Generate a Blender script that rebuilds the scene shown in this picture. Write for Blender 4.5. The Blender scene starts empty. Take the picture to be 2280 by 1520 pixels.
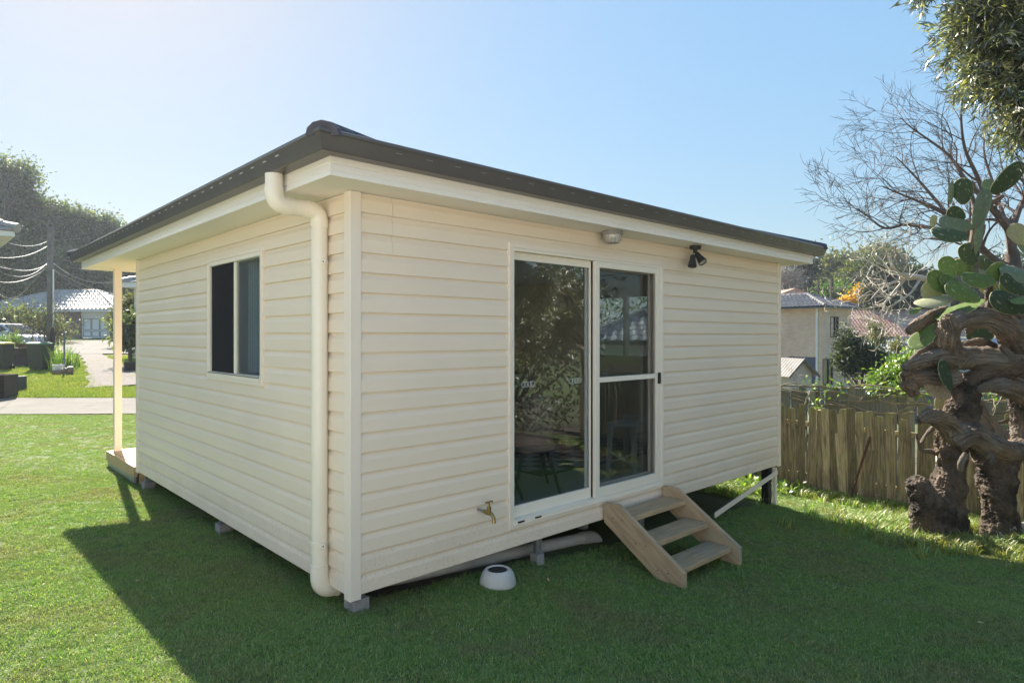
import bpy, bmesh, math, random
import numpy as np
from mathutils import Vector, Matrix
random.seed(7); np.random.seed(7)
R = math.radians
E = 1.76                      # eye height above the ground at the near house corner
F = 1432.0                    # focal length in photo pixels
SC = bpy.context.scene
COL = SC.collection

# ---------------------------------------------------------------- camera, sky, sun, exposure
cam_d = bpy.data.cameras.new('camera'); cam = bpy.data.objects.new('camera', cam_d); COL.objects.link(cam)
cam_d.sensor_width = 36; cam_d.lens = 36*F/2280; cam_d.shift_y = -14/2280
cam_d.clip_start = .05; cam_d.clip_end = 3000
cam.location = (0, 0, E); cam.rotation_euler = (R(90), 0, 0)
SC.camera = cam
SUN_EL, SUN_AZ = 36.5, -34.0  # azimuth from +Y, negative towards -X
w = bpy.data.worlds.new('World'); SC.world = w; w.use_nodes = True
nt = w.node_tree; nt.nodes.clear()
sky = nt.nodes.new('ShaderNodeTexSky'); sky.sky_type = 'NISHITA'; sky.sun_disc = False
sky.sun_elevation = R(SUN_EL); sky.sun_rotation = R(SUN_AZ)
sky.air_density = 1.0; sky.dust_density = .6; sky.ozone_density = 1.15; sky.altitude = 20
bg = nt.nodes.new('ShaderNodeBackground'); bg.inputs[1].default_value = .054
wo = nt.nodes.new('ShaderNodeOutputWorld')
# soft shoulder over the whole sky dome (colour kept), so the glow round the sun does not swamp the rest
bw = nt.nodes.new('ShaderNodeRGBToBW'); dv = nt.nodes.new('ShaderNodeMath'); dv.operation = 'DIVIDE'; dv.inputs[1].default_value = 3.0
pw_ = nt.nodes.new('ShaderNodeMath'); pw_.operation = 'POWER'; pw_.inputs[1].default_value = -.71
vm = nt.nodes.new('ShaderNodeVectorMath'); vm.operation = 'SCALE'
hs_ = nt.nodes.new('ShaderNodeHueSaturation'); hs_.inputs['Saturation'].default_value = 1.06; hs_.inputs['Hue'].default_value = .485
nt.links.new(sky.outputs[0], bw.inputs[0]); nt.links.new(bw.outputs[0], dv.inputs[0]); nt.links.new(dv.outputs[0], pw_.inputs[0])
nt.links.new(sky.outputs[0], vm.inputs[0]); nt.links.new(pw_.outputs[0], vm.inputs['Scale']); nt.links.new(vm.outputs[0], hs_.inputs['Color'])
nt.links.new(hs_.outputs[0], bg.inputs[0]); nt.links.new(bg.outputs[0], wo.inputs[0])
sl = bpy.data.lights.new('sun', 'SUN'); sl.energy = 4.3; sl.angle = R(.5); sl.color = (1, .92, .80)
so = bpy.data.objects.new('sun', sl); COL.objects.link(so)
sd = Vector((math.sin(R(SUN_AZ))*math.cos(R(SUN_EL)), math.cos(R(SUN_AZ))*math.cos(R(SUN_EL)), math.sin(R(SUN_EL))))
so.rotation_euler = sd.to_track_quat('Z', 'Y').to_euler(); so.location = (0, 0, 30)
vs = SC.view_settings; vs.view_transform = 'Standard'; vs.look = 'None'; vs.gamma = 1; vs.use_curve_mapping = False
vs.exposure = 1.78
SC.cycles.max_bounces = 8; SC.cycles.transparent_max_bounces = 16

# ---------------------------------------------------------------- helpers
def at(px, py, Z):
    return Vector(((px-1140)/F*Z, Z, E-(py-746)/F*Z))
def tag(o, label=None, cat=None, group=None, kind=None):
    if label: o['label'] = label
    if cat: o['category'] = cat
    if group: o['group'] = group
    if kind: o['kind'] = kind
    return o
WM = {}                       # world matrices of parents
def reg(o, M): WM[o.name] = M.copy(); o.matrix_basis = M
def empty(name, loc, rz=0, label=None, cat=None, group=None):
    o = bpy.data.objects.new(name, None); COL.objects.link(o)
    o.empty_display_size = .2
    M = Matrix.Translation(loc) @ Matrix.Rotation(rz, 4, 'Z')
    reg(o, M)
    return tag(o, label, cat, group)
def link(name, me, mat=None, parent=None, M=None):
    "object from a mesh in local coordinates; M is its world matrix"
    o = bpy.data.objects.new(name, me); COL.objects.link(o)
    if mat is not None and not me.materials: me.materials.append(mat)
    M = M or Matrix.Identity(4)
    WM[o.name] = M.copy()
    if parent is not None:
        o.parent = parent
        o.matrix_basis = WM[parent.name].inverted() @ M
    else: o.matrix_basis = M
    return o
class MB:
    def __init__(s, T=None): s.v = []; s.f = []; s.mi = []; s.T = T or Matrix.Identity(4); s.m = 0
    def add(s, vs, fs):
        b = len(s.v); s.v += [s.T @ Vector(p) for p in vs]
        s.f += [tuple(i+b for i in f) for f in fs]; s.mi += [s.m]*len(fs); return s
    def box(s, x0, x1, y0, y1, z0, z1):
        return s.add([(x0,y0,z0),(x1,y0,z0),(x1,y1,z0),(x0,y1,z0),(x0,y0,z1),(x1,y0,z1),(x1,y1,z1),(x0,y1,z1)],
            [(0,3,2,1),(4,5,6,7),(0,1,5,4),(1,2,6,5),(2,3,7,6),(3,0,4,7)])
    def cbox(s, c, d, M=None):
        old = s.T; s.T = old @ Matrix.Translation(c) @ (M.to_4x4() if M else Matrix.Identity(4))
        s.box(-d[0]/2, d[0]/2, -d[1]/2, d[1]/2, -d[2]/2, d[2]/2); s.T = old; return s
    def bar(s, a, b, w, h, up=(0,0,1)):
        "square bar from a to b"
        a = Vector(a); b = Vector(b); d = (b-a).normalized(); u = Vector(up)
        if abs(d.dot(u)) > .98: u = Vector((1,0,0))
        x = d.cross(u).normalized(); z = x.cross(d)
        P = []
        for p in (a, b):
            for i, j in ((-1,-1),(1,-1),(1,1),(-1,1)): P.append(p + x*i*w/2 + z*j*h/2)
        return s.add(P, [(0,1,2,3),(7,6,5,4),(0,4,5,1),(1,5,6,2),(2,6,7,3),(3,7,4,0)])
    def prism(s, poly, a, b):
        "poly of points (p), extruded from offset a to offset b (vectors)"
        n = len(poly); a = Vector(a); b = Vector(b)
        P = [Vector(p)+a for p in poly]+[Vector(p)+b for p in poly]
        return s.add(P, [tuple(range(n))[::-1], tuple(range(n, 2*n))]+[(i,(i+1)%n,n+(i+1)%n,n+i) for i in range(n)])
    def tube(s, pts, rad, seg=8, cap=True):
        pts = [Vector(p) for p in pts]; n = len(pts)
        if not hasattr(rad, '__len__'): rad = [rad]*n
        V = []; prev = None
        for i, p in enumerate(pts):
            d = (pts[min(i+1,n-1)]-pts[max(i-1,0)])
            d = d.normalized() if d.length > 1e-9 else Vector((0,0,1))
            if prev is None:
                u = Vector((0,0,1)) if abs(d.z) < .9 else Vector((1,0,0))
                x = d.cross(u).normalized()
            else:
                x = (prev - d*prev.dot(d)); x = x.normalized() if x.length > 1e-6 else d.orthogonal().normalized()
            prev = x; y = d.cross(x)
            for k in range(seg):
                t = 2*math.pi*k/seg; V.append(p + (x*math.cos(t)+y*math.sin(t))*rad[i])
        Fs = [(i*seg+k, i*seg+(k+1)%seg, (i+1)*seg+(k+1)%seg, (i+1)*seg+k) for i in range(n-1) for k in range(seg)]
        if cap: Fs += [tuple(range(seg))[::-1], tuple((n-1)*seg+k for k in range(seg))]
        return s.add(V, Fs)
    def lathe(s, prof, seg=24, c=(0,0,0), ax=None):
        "prof of (r,z)"
        old = s.T; s.T = old @ Matrix.Translation(c) @ (ax or Matrix.Identity(4))
        V = [(r*math.cos(2*math.pi*k/seg), r*math.sin(2*math.pi*k/seg), z) for r, z in prof for k in range(seg)]
        n = len(prof)
        s.add(V, [(i*seg+k, i*seg+(k+1)%seg, (i+1)*seg+(k+1)%seg, (i+1)*seg+k) for i in range(n-1) for k in range(seg)])
        s.T = old; return s
    def mesh(s, name, M=None):
        Mi = M.inverted() if M else None
        me = bpy.data.meshes.new(name)
        me.from_pydata([(Mi @ v if Mi else v)[:] for v in s.v], [], s.f)
        if any(s.mi): me.polygons.foreach_set('material_index', s.mi)
        me.update(); return me
    def build(s, name, mat, parent=None, smooth=False, bevel=0, base=None, keep=True):
        M = Matrix.Identity(4)
        if parent is not None and base is None: M = WM[parent.name]
        elif base is not None: M = Matrix.Translation(base)
        elif s.v:
            a = np.array([v[:] for v in s.v]); M = Matrix.Translation(((a[:,0].min()+a[:,0].max())/2, (a[:,1].min()+a[:,1].max())/2, a[:,2].min()))
        me = s.mesh(name, M)
        for m in (mat if isinstance(mat, (list, tuple)) else [mat]): me.materials.append(m)
        if smooth:
            me.polygons.foreach_set('use_smooth', [True]*len(me.polygons))
            if smooth != 2:
                try: me.set_sharp_from_angle(angle=R(40))
                except Exception: pass
        o = link(name, me, None, parent, M)
        if bevel:
            b = o.modifiers.new('bevel', 'BEVEL'); b.width = bevel; b.segments = 2; b.limit_method = 'ANGLE'; b.angle_limit = R(35)
        return o
def npmesh(name, V, Q, mat, smooth=False):
    "numpy verts (n,3) and quads/tris (m,k)"
    me = bpy.data.meshes.new(name); k = Q.shape[1]; m = len(Q)
    me.vertices.add(len(V)); me.vertices.foreach_set('co', np.ascontiguousarray(V, dtype=np.float32).ravel())
    me.loops.add(m*k); me.loops.foreach_set('vertex_index', np.ascontiguousarray(Q, dtype=np.int32).ravel())
    me.polygons.add(m); me.polygons.foreach_set('loop_start', np.arange(0, m*k, k, dtype=np.int32))
    if smooth: me.polygons.foreach_set('use_smooth', np.ones(m, dtype=bool))
    me.update(calc_edges=True); me.validate()
    if mat: me.materials.append(mat)
    return me

# ---------------------------------------------------------------- materials
def nodes(name):
    m = bpy.data.materials.new(name); m.use_nodes = True; t = m.node_tree; t.nodes.clear()
    out = t.nodes.new('ShaderNodeOutputMaterial'); return m, t, out
def N(t, typ, **kw):
    n = t.nodes.new(typ)
    for k, v in kw.items():
        if k.startswith('i_'): 
            key = k[2:]; key = int(key) if key.isdigit() else key
            n.inputs[key].default_value = v
        else: setattr(n, k, v)
    return n
def L(t, a, b): t.links.new(a, b)
def c4(c): return (c[0], c[1], c[2], 1)
def noise_fac(t, scale, detail=5, space='Object', stretch=None, rough=.6, lo=.35, hi=.65, dist=0):
    rot = None
    if stretch and len(stretch) > 3: rot = stretch[3]; stretch = stretch[:3]
    tc = N(t, 'ShaderNodeTexCoord') if space != 'World' else N(t, 'ShaderNodeNewGeometry')
    src = tc.outputs['Object' if space == 'Object' else 'Position']
    if stretch:
        mp = N(t, 'ShaderNodeMapping'); mp.inputs['Scale'].default_value = stretch
        oi = N(t, 'ShaderNodeObjectInfo'); mu = N(t, 'ShaderNodeMath', operation='MULTIPLY'); mu.inputs[1].default_value = 37
        L(t, oi.outputs['Random'], mu.inputs[0]); L(t, mu.outputs[0], mp.inputs['Location'])
        L(t, src, mp.inputs[0]); src = mp.outputs[0]
    if rot is not None:
        m0 = N(t, 'ShaderNodeMapping'); m0.inputs['Rotation'].default_value = (rot, 0, 0); L(t, mp.inputs[0].links[0].from_socket, m0.inputs[0]); L(t, m0.outputs[0], mp.inputs[0])
    n = N(t, 'ShaderNodeTexNoise'); n.inputs['Scale'].default_value = scale; n.inputs['Detail'].default_value = detail
    n.inputs['Roughness'].default_value = rough; n.inputs['Distortion'].default_value = dist
    L(t, src, n.inputs['Vector'])
    mr = N(t, 'ShaderNodeMapRange'); mr.inputs[1].default_value = lo; mr.inputs[2].default_value = hi
    L(t, n.outputs[0], mr.inputs[0]); return mr.outputs[0], n.outputs[0]
def mixc(t, f, a, b, blend='MIX'):
    m = N(t, 'ShaderNodeMix', data_type='RGBA', blend_type=blend)
    if isinstance(f, (int, float)): m.inputs[0].default_value = f
    else: L(t, f, m.inputs[0])
    for i, x in ((6, a), (7, b)):
        if isinstance(x, (tuple, list)): m.inputs[i].default_value = c4(x)
        else: L(t, x, m.inputs[i])
    return m.outputs[2]
def hsvrand(t, col, amount=.3, src='obj'):
    "value variation per object or per island"
    if src == 'obj': r = N(t, 'ShaderNodeObjectInfo').outputs['Random']
    else: r = N(t, 'ShaderNodeNewGeometry').outputs['Random Per Island']
    mr = N(t, 'ShaderNodeMapRange'); mr.inputs[3].default_value = 1-amount; mr.inputs[4].default_value = 1+amount; L(t, r, mr.inputs[0])
    h = N(t, 'ShaderNodeHueSaturation'); L(t, mr.outputs[0], h.inputs['Value']); L(t, col, h.inputs['Color']); return h.outputs[0]
def mat(name, c1, c2=None, scale=4, rough=.6, bump=0, bscale=None, space='Object', stretch=None, metal=0, spec=.4,
        lo=.35, hi=.65, rnd=0, c3=None, s3=.8, lo3=.5, hi3=.7, bdist=.01, isl=0, detail=6):
    m, t, out = nodes(name); p = N(t, 'ShaderNodeBsdfPrincipled')
    p.inputs['Roughness'].default_value = rough; p.inputs['Metallic'].default_value = metal
    p.inputs['Specular IOR Level'].default_value = spec
    if c2 is None: c2 = tuple(x*.88 for x in c1)
    f, raw = noise_fac(t, scale, detail, space, stretch, lo=lo, hi=hi)
    col = mixc(t, f, c1, c2)
    if c3:
        f3, _ = noise_fac(t, s3, 4, space, None, lo=lo3, hi=hi3); col = mixc(t, f3, col, c3)
    if rnd: col = hsvrand(t, col, rnd)
    if isl: col = hsvrand(t, col, isl, 'isl')
    L(t, col, p.inputs['Base Color'])
    if bump:
        if bscale: _, raw = noise_fac(t, bscale, 6, space, stretch)
        b = N(t, 'ShaderNodeBump'); b.inputs['Strength'].default_value = bump; b.inputs['Distance'].default_value = bdist
        L(t, raw, b.inputs['Height']); L(t, b.outputs[0], p.inputs['Normal'])
    L(t, p.outputs[0], out.inputs[0]); return m
def leafmat(name, c1, c2, tr=.35, scale=1.2, gloss=.08, isl=.35, grough=.4, trc=None, c3=None, space='World', patch=None):
    m, t, out = nodes(name)
    f, _ = noise_fac(t, scale, 3, space, lo=.35, hi=.65)
    col = mixc(t, f, c1, c2)
    if c3: 
        r = N(t, 'ShaderNodeNewGeometry').outputs['Random Per Island']
        mr = N(t, 'ShaderNodeMapRange'); mr.inputs[1].default_value = .72; mr.inputs[2].default_value = .95; L(t, r, mr.inputs[0])
        col = mixc(t, mr.outputs[0], col, c3)
    if patch:
        fp_, _ = noise_fac(t, patch[1], 5, 'World', lo=patch[2], hi=patch[3]); col = mixc(t, fp_, col, patch[0])
    col = hsvrand(t, col, isl, 'isl')
    d = N(t, 'ShaderNodeBsdfDiffuse'); L(t, col, d.inputs[0])
    tl = N(t, 'ShaderNodeBsdfTranslucent'); tc = mixc(t, 1.0, col, trc or (1.15, 1.25, .55), 'MULTIPLY'); L(t, tc, tl.inputs[0])
    a = N(t, 'ShaderNodeMixShader'); a.inputs[0].default_value = tr; L(t, d.outputs[0], a.inputs[1]); L(t, tl.outputs[0], a.inputs[2])
    g = N(t, 'ShaderNodeBsdfGlossy'); g.inputs['Roughness'].default_value = grough
    b = N(t, 'ShaderNodeMixShader'); b.inputs[0].default_value = gloss; L(t, a.outputs[0], b.inputs[1]); L(t, g.outputs[0], b.inputs[2])
    L(t, b.outputs[0], out.inputs[0]); return m
def glassmat(name, base=.08, tint=(.82,.88,.87)):
    m, t, out = nodes(name)
    g = N(t, 'ShaderNodeNewGeometry'); dt = N(t, 'ShaderNodeVectorMath', operation='DOT_PRODUCT')
    L(t, g.outputs['Normal'], dt.inputs[0]); L(t, g.outputs['Incoming'], dt.inputs[1])
    ab = N(t, 'ShaderNodeMath', operation='ABSOLUTE'); L(t, dt.outputs['Value'], ab.inputs[0])
    s = N(t, 'ShaderNodeMath', operation='SUBTRACT'); s.inputs[0].default_value = 1; L(t, ab.outputs[0], s.inputs[1])
    pw = N(t, 'ShaderNodeMath', operation='POWER'); pw.inputs[1].default_value = 5; L(t, s.outputs[0], pw.inputs[0])
    ma = N(t, 'ShaderNodeMath', operation='MULTIPLY_ADD'); ma.inputs[1].default_value = 1-base; ma.inputs[2].default_value = base; L(t, pw.outputs[0], ma.inputs[0])
    tr = N(t, 'ShaderNodeBsdfTransparent'); tr.inputs[0].default_value = c4(tint)
    gl = N(t, 'ShaderNodeBsdfGlossy'); gl.inputs['Roughness'].default_value = 0.0; gl.inputs[0].default_value = (1,1,1,1)
    mx = N(t, 'ShaderNodeMixShader'); L(t, ma.outputs[0], mx.inputs[0]); L(t, tr.outputs[0], mx.inputs[1]); L(t, gl.outputs[0], mx.inputs[2])
    L(t, mx.outputs[0], out.inputs[0]); return m
def meshmat(name, col, op):
    m, t, out = nodes(name)
    d = N(t, 'ShaderNodeBsdfDiffuse'); d.inputs[0].default_value = c4(col)
    tr = N(t, 'ShaderNodeBsdfTransparent'); mx = N(t, 'ShaderNodeMixShader'); mx.inputs[0].default_value = op
    L(t, tr.outputs[0], mx.inputs[1]); L(t, d.outputs[0], mx.inputs[2]); L(t, mx.outputs[0], out.inputs[0]); return m
def brickmat(name, c1, c2, cm, sc=1, rotz=0):
    m, t, out = nodes(name); p = N(t, 'ShaderNodeBsdfPrincipled'); p.inputs['Roughness'].default_value = .85
    tc = N(t, 'ShaderNodeTexCoord'); sp = N(t, 'ShaderNodeSeparateXYZ'); L(t, tc.outputs['Object'], sp.inputs[0])
    ad = N(t, 'ShaderNodeMath', operation='ADD'); L(t, sp.outputs[0], ad.inputs[0]); L(t, sp.outputs[1], ad.inputs[1])
    cb = N(t, 'ShaderNodeCombineXYZ'); L(t, ad.outputs[0], cb.inputs[0]); L(t, sp.outputs[2], cb.inputs[1])
    b = N(t, 'ShaderNodeTexBrick'); b.inputs['Scale'].default_value = sc
    b.inputs['Brick Width'].default_value = .24; b.inputs['Row Height'].default_value = .086; b.inputs['Mortar Size'].default_value = .008
    for i, c in ((1,c1),(2,c2),(3,cm)): b.inputs[i].default_value = c4(c)
    L(t, cb.outputs[0], b.inputs[0])
    f, _ = noise_fac(t, .8, 4); col = mixc(t, f, b.outputs[0], tuple(x*.75 for x in c1)); col = mixc(t, .55, b.outputs[0], col)
    L(t, col, p.inputs['Base Color']); L(t, p.outputs[0], out.inputs[0]); return m

M = {}
M['vinyl'] = mat('cream_vinyl', (.83,.71,.57), (.805,.685,.545), 1.3, .42, .06, 260, stretch=(.15,.15,1), c3=(.74,.63,.52), s3=.5, lo3=.5, hi3=.8, bdist=.002)
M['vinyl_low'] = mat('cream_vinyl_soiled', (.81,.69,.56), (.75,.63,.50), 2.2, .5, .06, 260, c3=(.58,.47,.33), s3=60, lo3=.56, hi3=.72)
M['trim'] = mat('cream_trim', (.84,.74,.63), (.81,.71,.60), 2, .38)
M['frame'] = mat('cream_aluminium', (.85,.78,.67), (.83,.76,.64), 3, .32, spec=.5)
M['soffit'] = mat('soffit_white', (.90,.84,.76), (.88,.82,.74), 1, .6)
M['fascia'] = mat('fascia_cream', (.86,.81,.74), (.84,.79,.72), 2, .3, spec=.5)
M['gutter'] = mat('gutter_grey', (.098,.088,.084), (.120,.108,.102), 2.5, .33, spec=.5, metal=.15)
M['slot_light'] = mat('slot_skylight', (.55,.55,.55), rough=.4)  # pale tone stands for bright sky seen through the slots
M['tile'] = mat('charcoal_roof_tile', (.045,.045,.062), (.065,.065,.08), 6, .55, .2, 60)
M['tile_grey'] = mat('grey_roof_tile', (.10,.10,.115), (.17,.165,.17), 1.2, .55, .1, 30, isl=.0)
M['tile_pale'] = mat('pale_roof_tile', (.30,.27,.25), (.42,.39,.37), 1.2, .5, .1, 30)
M['tile_red'] = mat('red_roof_tile', (.36,.185,.14), (.45,.29,.235), .9, .7, .1, 30, c3=(.50,.41,.36), s3=.5)
M['pvc'] = mat('pvc_cream', (.84,.77,.65), (.82,.75,.62), 1.5, .3, spec=.5)
M['pvc_grey'] = mat('pvc_grey_dusty', (.52,.52,.52), (.40,.39,.37), 3, .5)
M['steel'] = mat('galvanised_steel', (.42,.43,.44), (.30,.31,.32), 9, .45, metal=.7)
M['steel_black'] = mat('black_steel', (.02,.02,.022), rough=.5)
M['concrete'] = mat('pier_concrete', (.30,.29,.28), (.22,.21,.20), 8, .9, .3, 60)
M['timber'] = mat('treated_pine', (.50,.36,.22), (.35,.25,.15), 3.0, .7, .35, 9, stretch=(1.2,9,9), c3=(.25,.24,.19), s3=2.5, lo3=.5, hi3=.75, bdist=.003)
M['timber_side'] = mat('treated_pine_side', (.50,.37,.24), (.34,.25,.16), 3.0, .7, .35, 9, stretch=(9,1.1,11,R(-33.7)), c3=(.27,.27,.20), s3=2.5, lo3=.5, hi3=.75, bdist=.003)
M['deck'] = mat('new_pine_deck', (.52,.38,.22), (.42,.29,.16), 3, .6, .2, stretch=(1,12,12))
M['brass'] = mat('old_brass', (.42,.31,.13), (.25,.17,.07), 25, .4, metal=.85)
M['black'] = mat('black_plastic', (.012,.012,.014), rough=.4)
M['charcoal'] = mat('charcoal_metal', (.035,.036,.033), rough=.45)
M['glass'] = glassmat('window_glass', .13, (.80,.84,.88))
M['glass2'] = glassmat('tinted_glass', .14, (.78,.84,.84))
M['screen'] = meshmat('fly_screen', (.02,.02,.023), .26)
M['screen_dark'] = meshmat('security_screen', (.035,.035,.04), .82)
M['white'] = mat('white_paint', (.80,.80,.79), (.74,.74,.72), 2, .45)
M['sticker'] = mat('white_sticker', (.75,.78,.76), rough=.5)
M['wall_in'] = mat('interior_wall', (.55,.55,.56), (.50,.50,.51), 1, .8)
M['floor_in'] = mat('interior_floor', (.50,.47,.44), (.44,.41,.38), 2, .35, stretch=(1,8,1))
M['cream_paint'] = mat('cream_paint', (.70,.66,.56), rough=.6)
# ---------------------------------------------------------------- ground shape
GP = np.array([(-1.01,4.05,-1.76),(.25,5.23,-1.87),(1.36,5.16,-2.03),(2.02,5.79,-2.06),(3.3,8.15,-2.13),(-4.5,7.8,-1.83),(-2.9,5.8,-1.78),
 (0,3,-1.72),(2,3,-1.84),(-2,3,-1.66),(3,4.5,-2.02),(4.6,5,-2.08),(-3.9,5.6,-1.74),(-5.5,8.9,-1.80),(-10,14.2,-1.76),(-5,14.2,-1.78),(-14,17.4,-1.70),
 (-8,17.4,-1.72),(-17,24.5,-1.33),(-12,24.5,-1.35),(-22,34,-1.03),(-18,34,-1.03),(-35,54,-.27),(-22,54,-.27),(-30,24,-1.2),
 (4.19,10,-2.40),(5.47,9,-2.45),(6.6,8.1,-2.45),(2.5,11.8,-2.3),(4.9,7.2,-2.27),(5.8,7.0,-2.29),(4.05,7.2,-2.24),(7.5,6,-2.3),(20,42,-3.5),(45,50,-3.3),(10,25,-3.05),
 (0,25,-2.2),(-5,45,-1.2),(0,-12,-1.55),(12,-8,-2.2),(-14,-6,-1.5),(12,12,-2.8),(30,25,-3.3)], float)
def _tps(r): return np.where(r < 1e-9, 0, r*r*np.log(np.maximum(r, 1e-9)))
_P = GP[:, :2]; _n = len(_P)
_K = _tps(np.linalg.norm(_P[:,None]-_P[None], axis=2)) + np.eye(_n)*.05
_A = np.zeros((_n+3, _n+3)); _A[:_n,:_n] = _K; _A[:_n,_n] = 1; _A[:_n,_n+1:] = _P; _A[_n:,:_n] = _A[:_n,_n:].T
_w = np.linalg.solve(_A, np.concatenate([GP[:,2], [0,0,0]]))
def ground_np(x, y):
    x = np.asarray(x, float); y = np.asarray(y, float); sh = x.shape; q = np.stack([x.ravel(), y.ravel()], 1)
    out = np.empty(len(q))
    for i in range(0, len(q), 20000):
        c = q[i:i+20000]; out[i:i+20000] = _tps(np.linalg.norm(c[:,None]-_P[None], axis=2)) @ _w[:_n] + _w[_n] + c @ _w[_n+1:]
    r = np.hypot(q[:,0]-5, q[:,1]-25); f = np.clip((r-48)/40, 0, 1); f = f*f*(3-2*f)
    out = np.clip(out, -4.5, 1.5)
    return (out*(1-f) - 1.6*f + E).reshape(sh)
def ground(x, y): return float(ground_np([x], [y])[0])

# house frame: local x along the door face, local y along the window face, z relative to the eye
HC = Vector((-1.0097, 4.05)); HA = math.atan2(.6843, .7292)
HM = Matrix.Translation((HC.x, HC.y, E)) @ Matrix.Rotation(HA, 4, 'Z')
HMi = HM.inverted()
HX, HY = 6.03, 5.15
def hw(x, y, z=0): return HM @ Vector((x, y, z))
def gl(x, y):
    p = hw(x, y); return ground(p.x, p.y) - E     # ground height in house coordinates
# fence line
FA = Vector((2.27, 11.5)); FB = Vector((9.3, 6.0))
FD = (FB-FA).normalized(); FN = Vector((-FD.y, FD.x))
if FN.y < 0: FN = -FN

def sheet(name, poly, dz, material, cell=.5, kind='structure', holes=None):
    "convex polygon (counter-clockwise) draped on the ground"
    a = np.array(poly); x0, y0 = a.min(0); x1, y1 = a.max(0)
    nx = max(2, int((x1-x0)/cell)+1); ny = max(2, int((y1-y0)/cell)+1)
    X, Y = np.meshgrid(np.linspace(x0, x1, nx), np.linspace(y0, y1, ny))
    V = np.stack([X.ravel(), Y.ravel(), np.zeros(X.size)], 1)
    I = np.arange(X.size).reshape(ny, nx)
    Q = np.stack([I[:-1,:-1].ravel(), I[:-1,1:].ravel(), I[1:,1:].ravel(), I[1:,:-1].ravel()], 1)
    me = npmesh(name, V, Q, material)
    bm = bmesh.new(); bm.from_mesh(me)
    n = len(poly)
    for i in range(n):
        p = Vector((*poly[i], 0)); q = Vector((*poly[(i+1)%n], 0)); d = q-p
        no = Vector((d.y, -d.x, 0)).normalized()
        bmesh.ops.bisect_plane(bm, geom=bm.verts[:]+bm.edges[:]+bm.faces[:], plane_co=p, plane_no=no, clear_outer=True)
    if holes:
        for pl in holes:
            m = len(pl)
            for i in range(m):
                p = Vector((*pl[i], 0)); q = Vector((*pl[(i+1)%m], 0)); d = q-p
                bmesh.ops.bisect_plane(bm, geom=bm.verts[:]+bm.edges[:]+bm.faces[:], plane_co=p, plane_no=Vector((d.y,-d.x,0)).normalized())
            def inside(c):
                return all((pl[(i+1)%m][0]-pl[i][0])*(c.y-pl[i][1])-(pl[(i+1)%m][1]-pl[i][1])*(c.x-pl[i][0]) > 0 for i in range(m))
            bmesh.ops.delete(bm, geom=[f for f in bm.faces if inside(f.calc_center_median())], context='FACES')
    co = np.array([v.co[:2] for v in bm.verts]); z = ground_np(co[:,0], co[:,1])+dz
    for v, zz in zip(bm.verts, z): v.co.z = zz
    bm.to_mesh(me); bm.free(); me.polygons.foreach_set('use_smooth', [True]*len(me.polygons))
    o = link(name, me); return tag(o, kind=kind)

M['dirt'] = mat('ground_dirt', (.13,.10,.07), (.08,.065,.045), 2.2, .95, .5, 30, 'World', c3=(.09,.12,.035), s3=.12, lo3=.42, hi3=.55, bdist=.02)
M['lawn'] = mat('lawn_soil', (.10,.15,.045), (.13,.15,.06), 14, .95, .6, 60, 'World', c3=(.085,.085,.04), s3=1.2, bdist=.01)
M['yard'] = mat('yard_grass_ground', (.13,.175,.035), (.19,.205,.05), 1.6, .95, .6, 26, 'World', c3=(.30,.25,.13), s3=.5, lo3=.58, hi3=.72, bdist=.02)
M['path'] = mat('pale_concrete', (.235,.222,.197), (.195,.183,.163), 1.4, .9, .15, 40, 'World', spec=.08, c3=(.155,.143,.125), s3=.6, lo3=.6, hi3=.7)
M['gravel'] = mat('gravel', (.29,.26,.24), (.14,.125,.115), 16, .9, .8, 30, 'World', spec=.1, c3=(.17,.18,.08), s3=1.0, lo3=.55, hi3=.68, bdist=.02, detail=8)

# the large ground sheet, fine near the camera and coarse towards the horizon
def axis(c, near, far, n):
    t = np.linspace(-1, 1, n); return c + np.sign(t)*(near*np.abs(t) + (far-near)*np.abs(t)**5)
gx = axis(0, 60, 900, 190); gy = axis(20, 60, 900, 190)
X, Y = np.meshgrid(gx, gy); Z = ground_np(X, Y) - .02
V = np.stack([X.ravel(), Y.ravel(), Z.ravel()], 1); I = np.arange(X.size).reshape(X.shape)
Q = np.stack([I[:-1,:-1].ravel(), I[:-1,1:].ravel(), I[1:,1:].ravel(), I[1:,:-1].ravel()], 1)
tag(link('ground', npmesh('ground', V, Q, M['dirt'], True)), kind='structure')

foot = [tuple(hw(*p)[:2]) for p in ((.12,.12),(HX-.05,.12),(HX-.05,HY+1.45),(.12,HY+1.45))]
PATH0, PATH1 = 14.24, 17.35
lawn_poly = [(-18,-6),(12,-6),(9.3+1.0,6.0-.9),tuple(FA),(-.2,PATH0),(-18,PATH0)]
lawn_poly = [(-18,-6),(11,-6),(FB.x,FB.y),(FA.x,FA.y),(0,PATH0),(-18,PATH0)]
M['shade_ground'] = mat('shade_dark_ground', (.045,.03,.02), (.02,.015,.01), 9, .95, .8, 30, 'World')
sheet('shade_patch', [(6.3,1.2),(11,1.2),(10.4,5.1),(6.6,7.5)], .012, M['shade_ground'], .4)  # dark sheet painting tree shade for the door glass reflection
sheet('lawn', lawn_poly, .0, M['lawn'], .4, holes=[foot])
sheet('concrete_path', [(-40,PATH0),(3,PATH0),(3,PATH1),(-40,PATH1)], .02, M['path'], .6)
sheet('yard_grass', [(-45,PATH1),(3,PATH1),(-4,38),(-45,38)], .0, M['yard'], .8)
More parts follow.
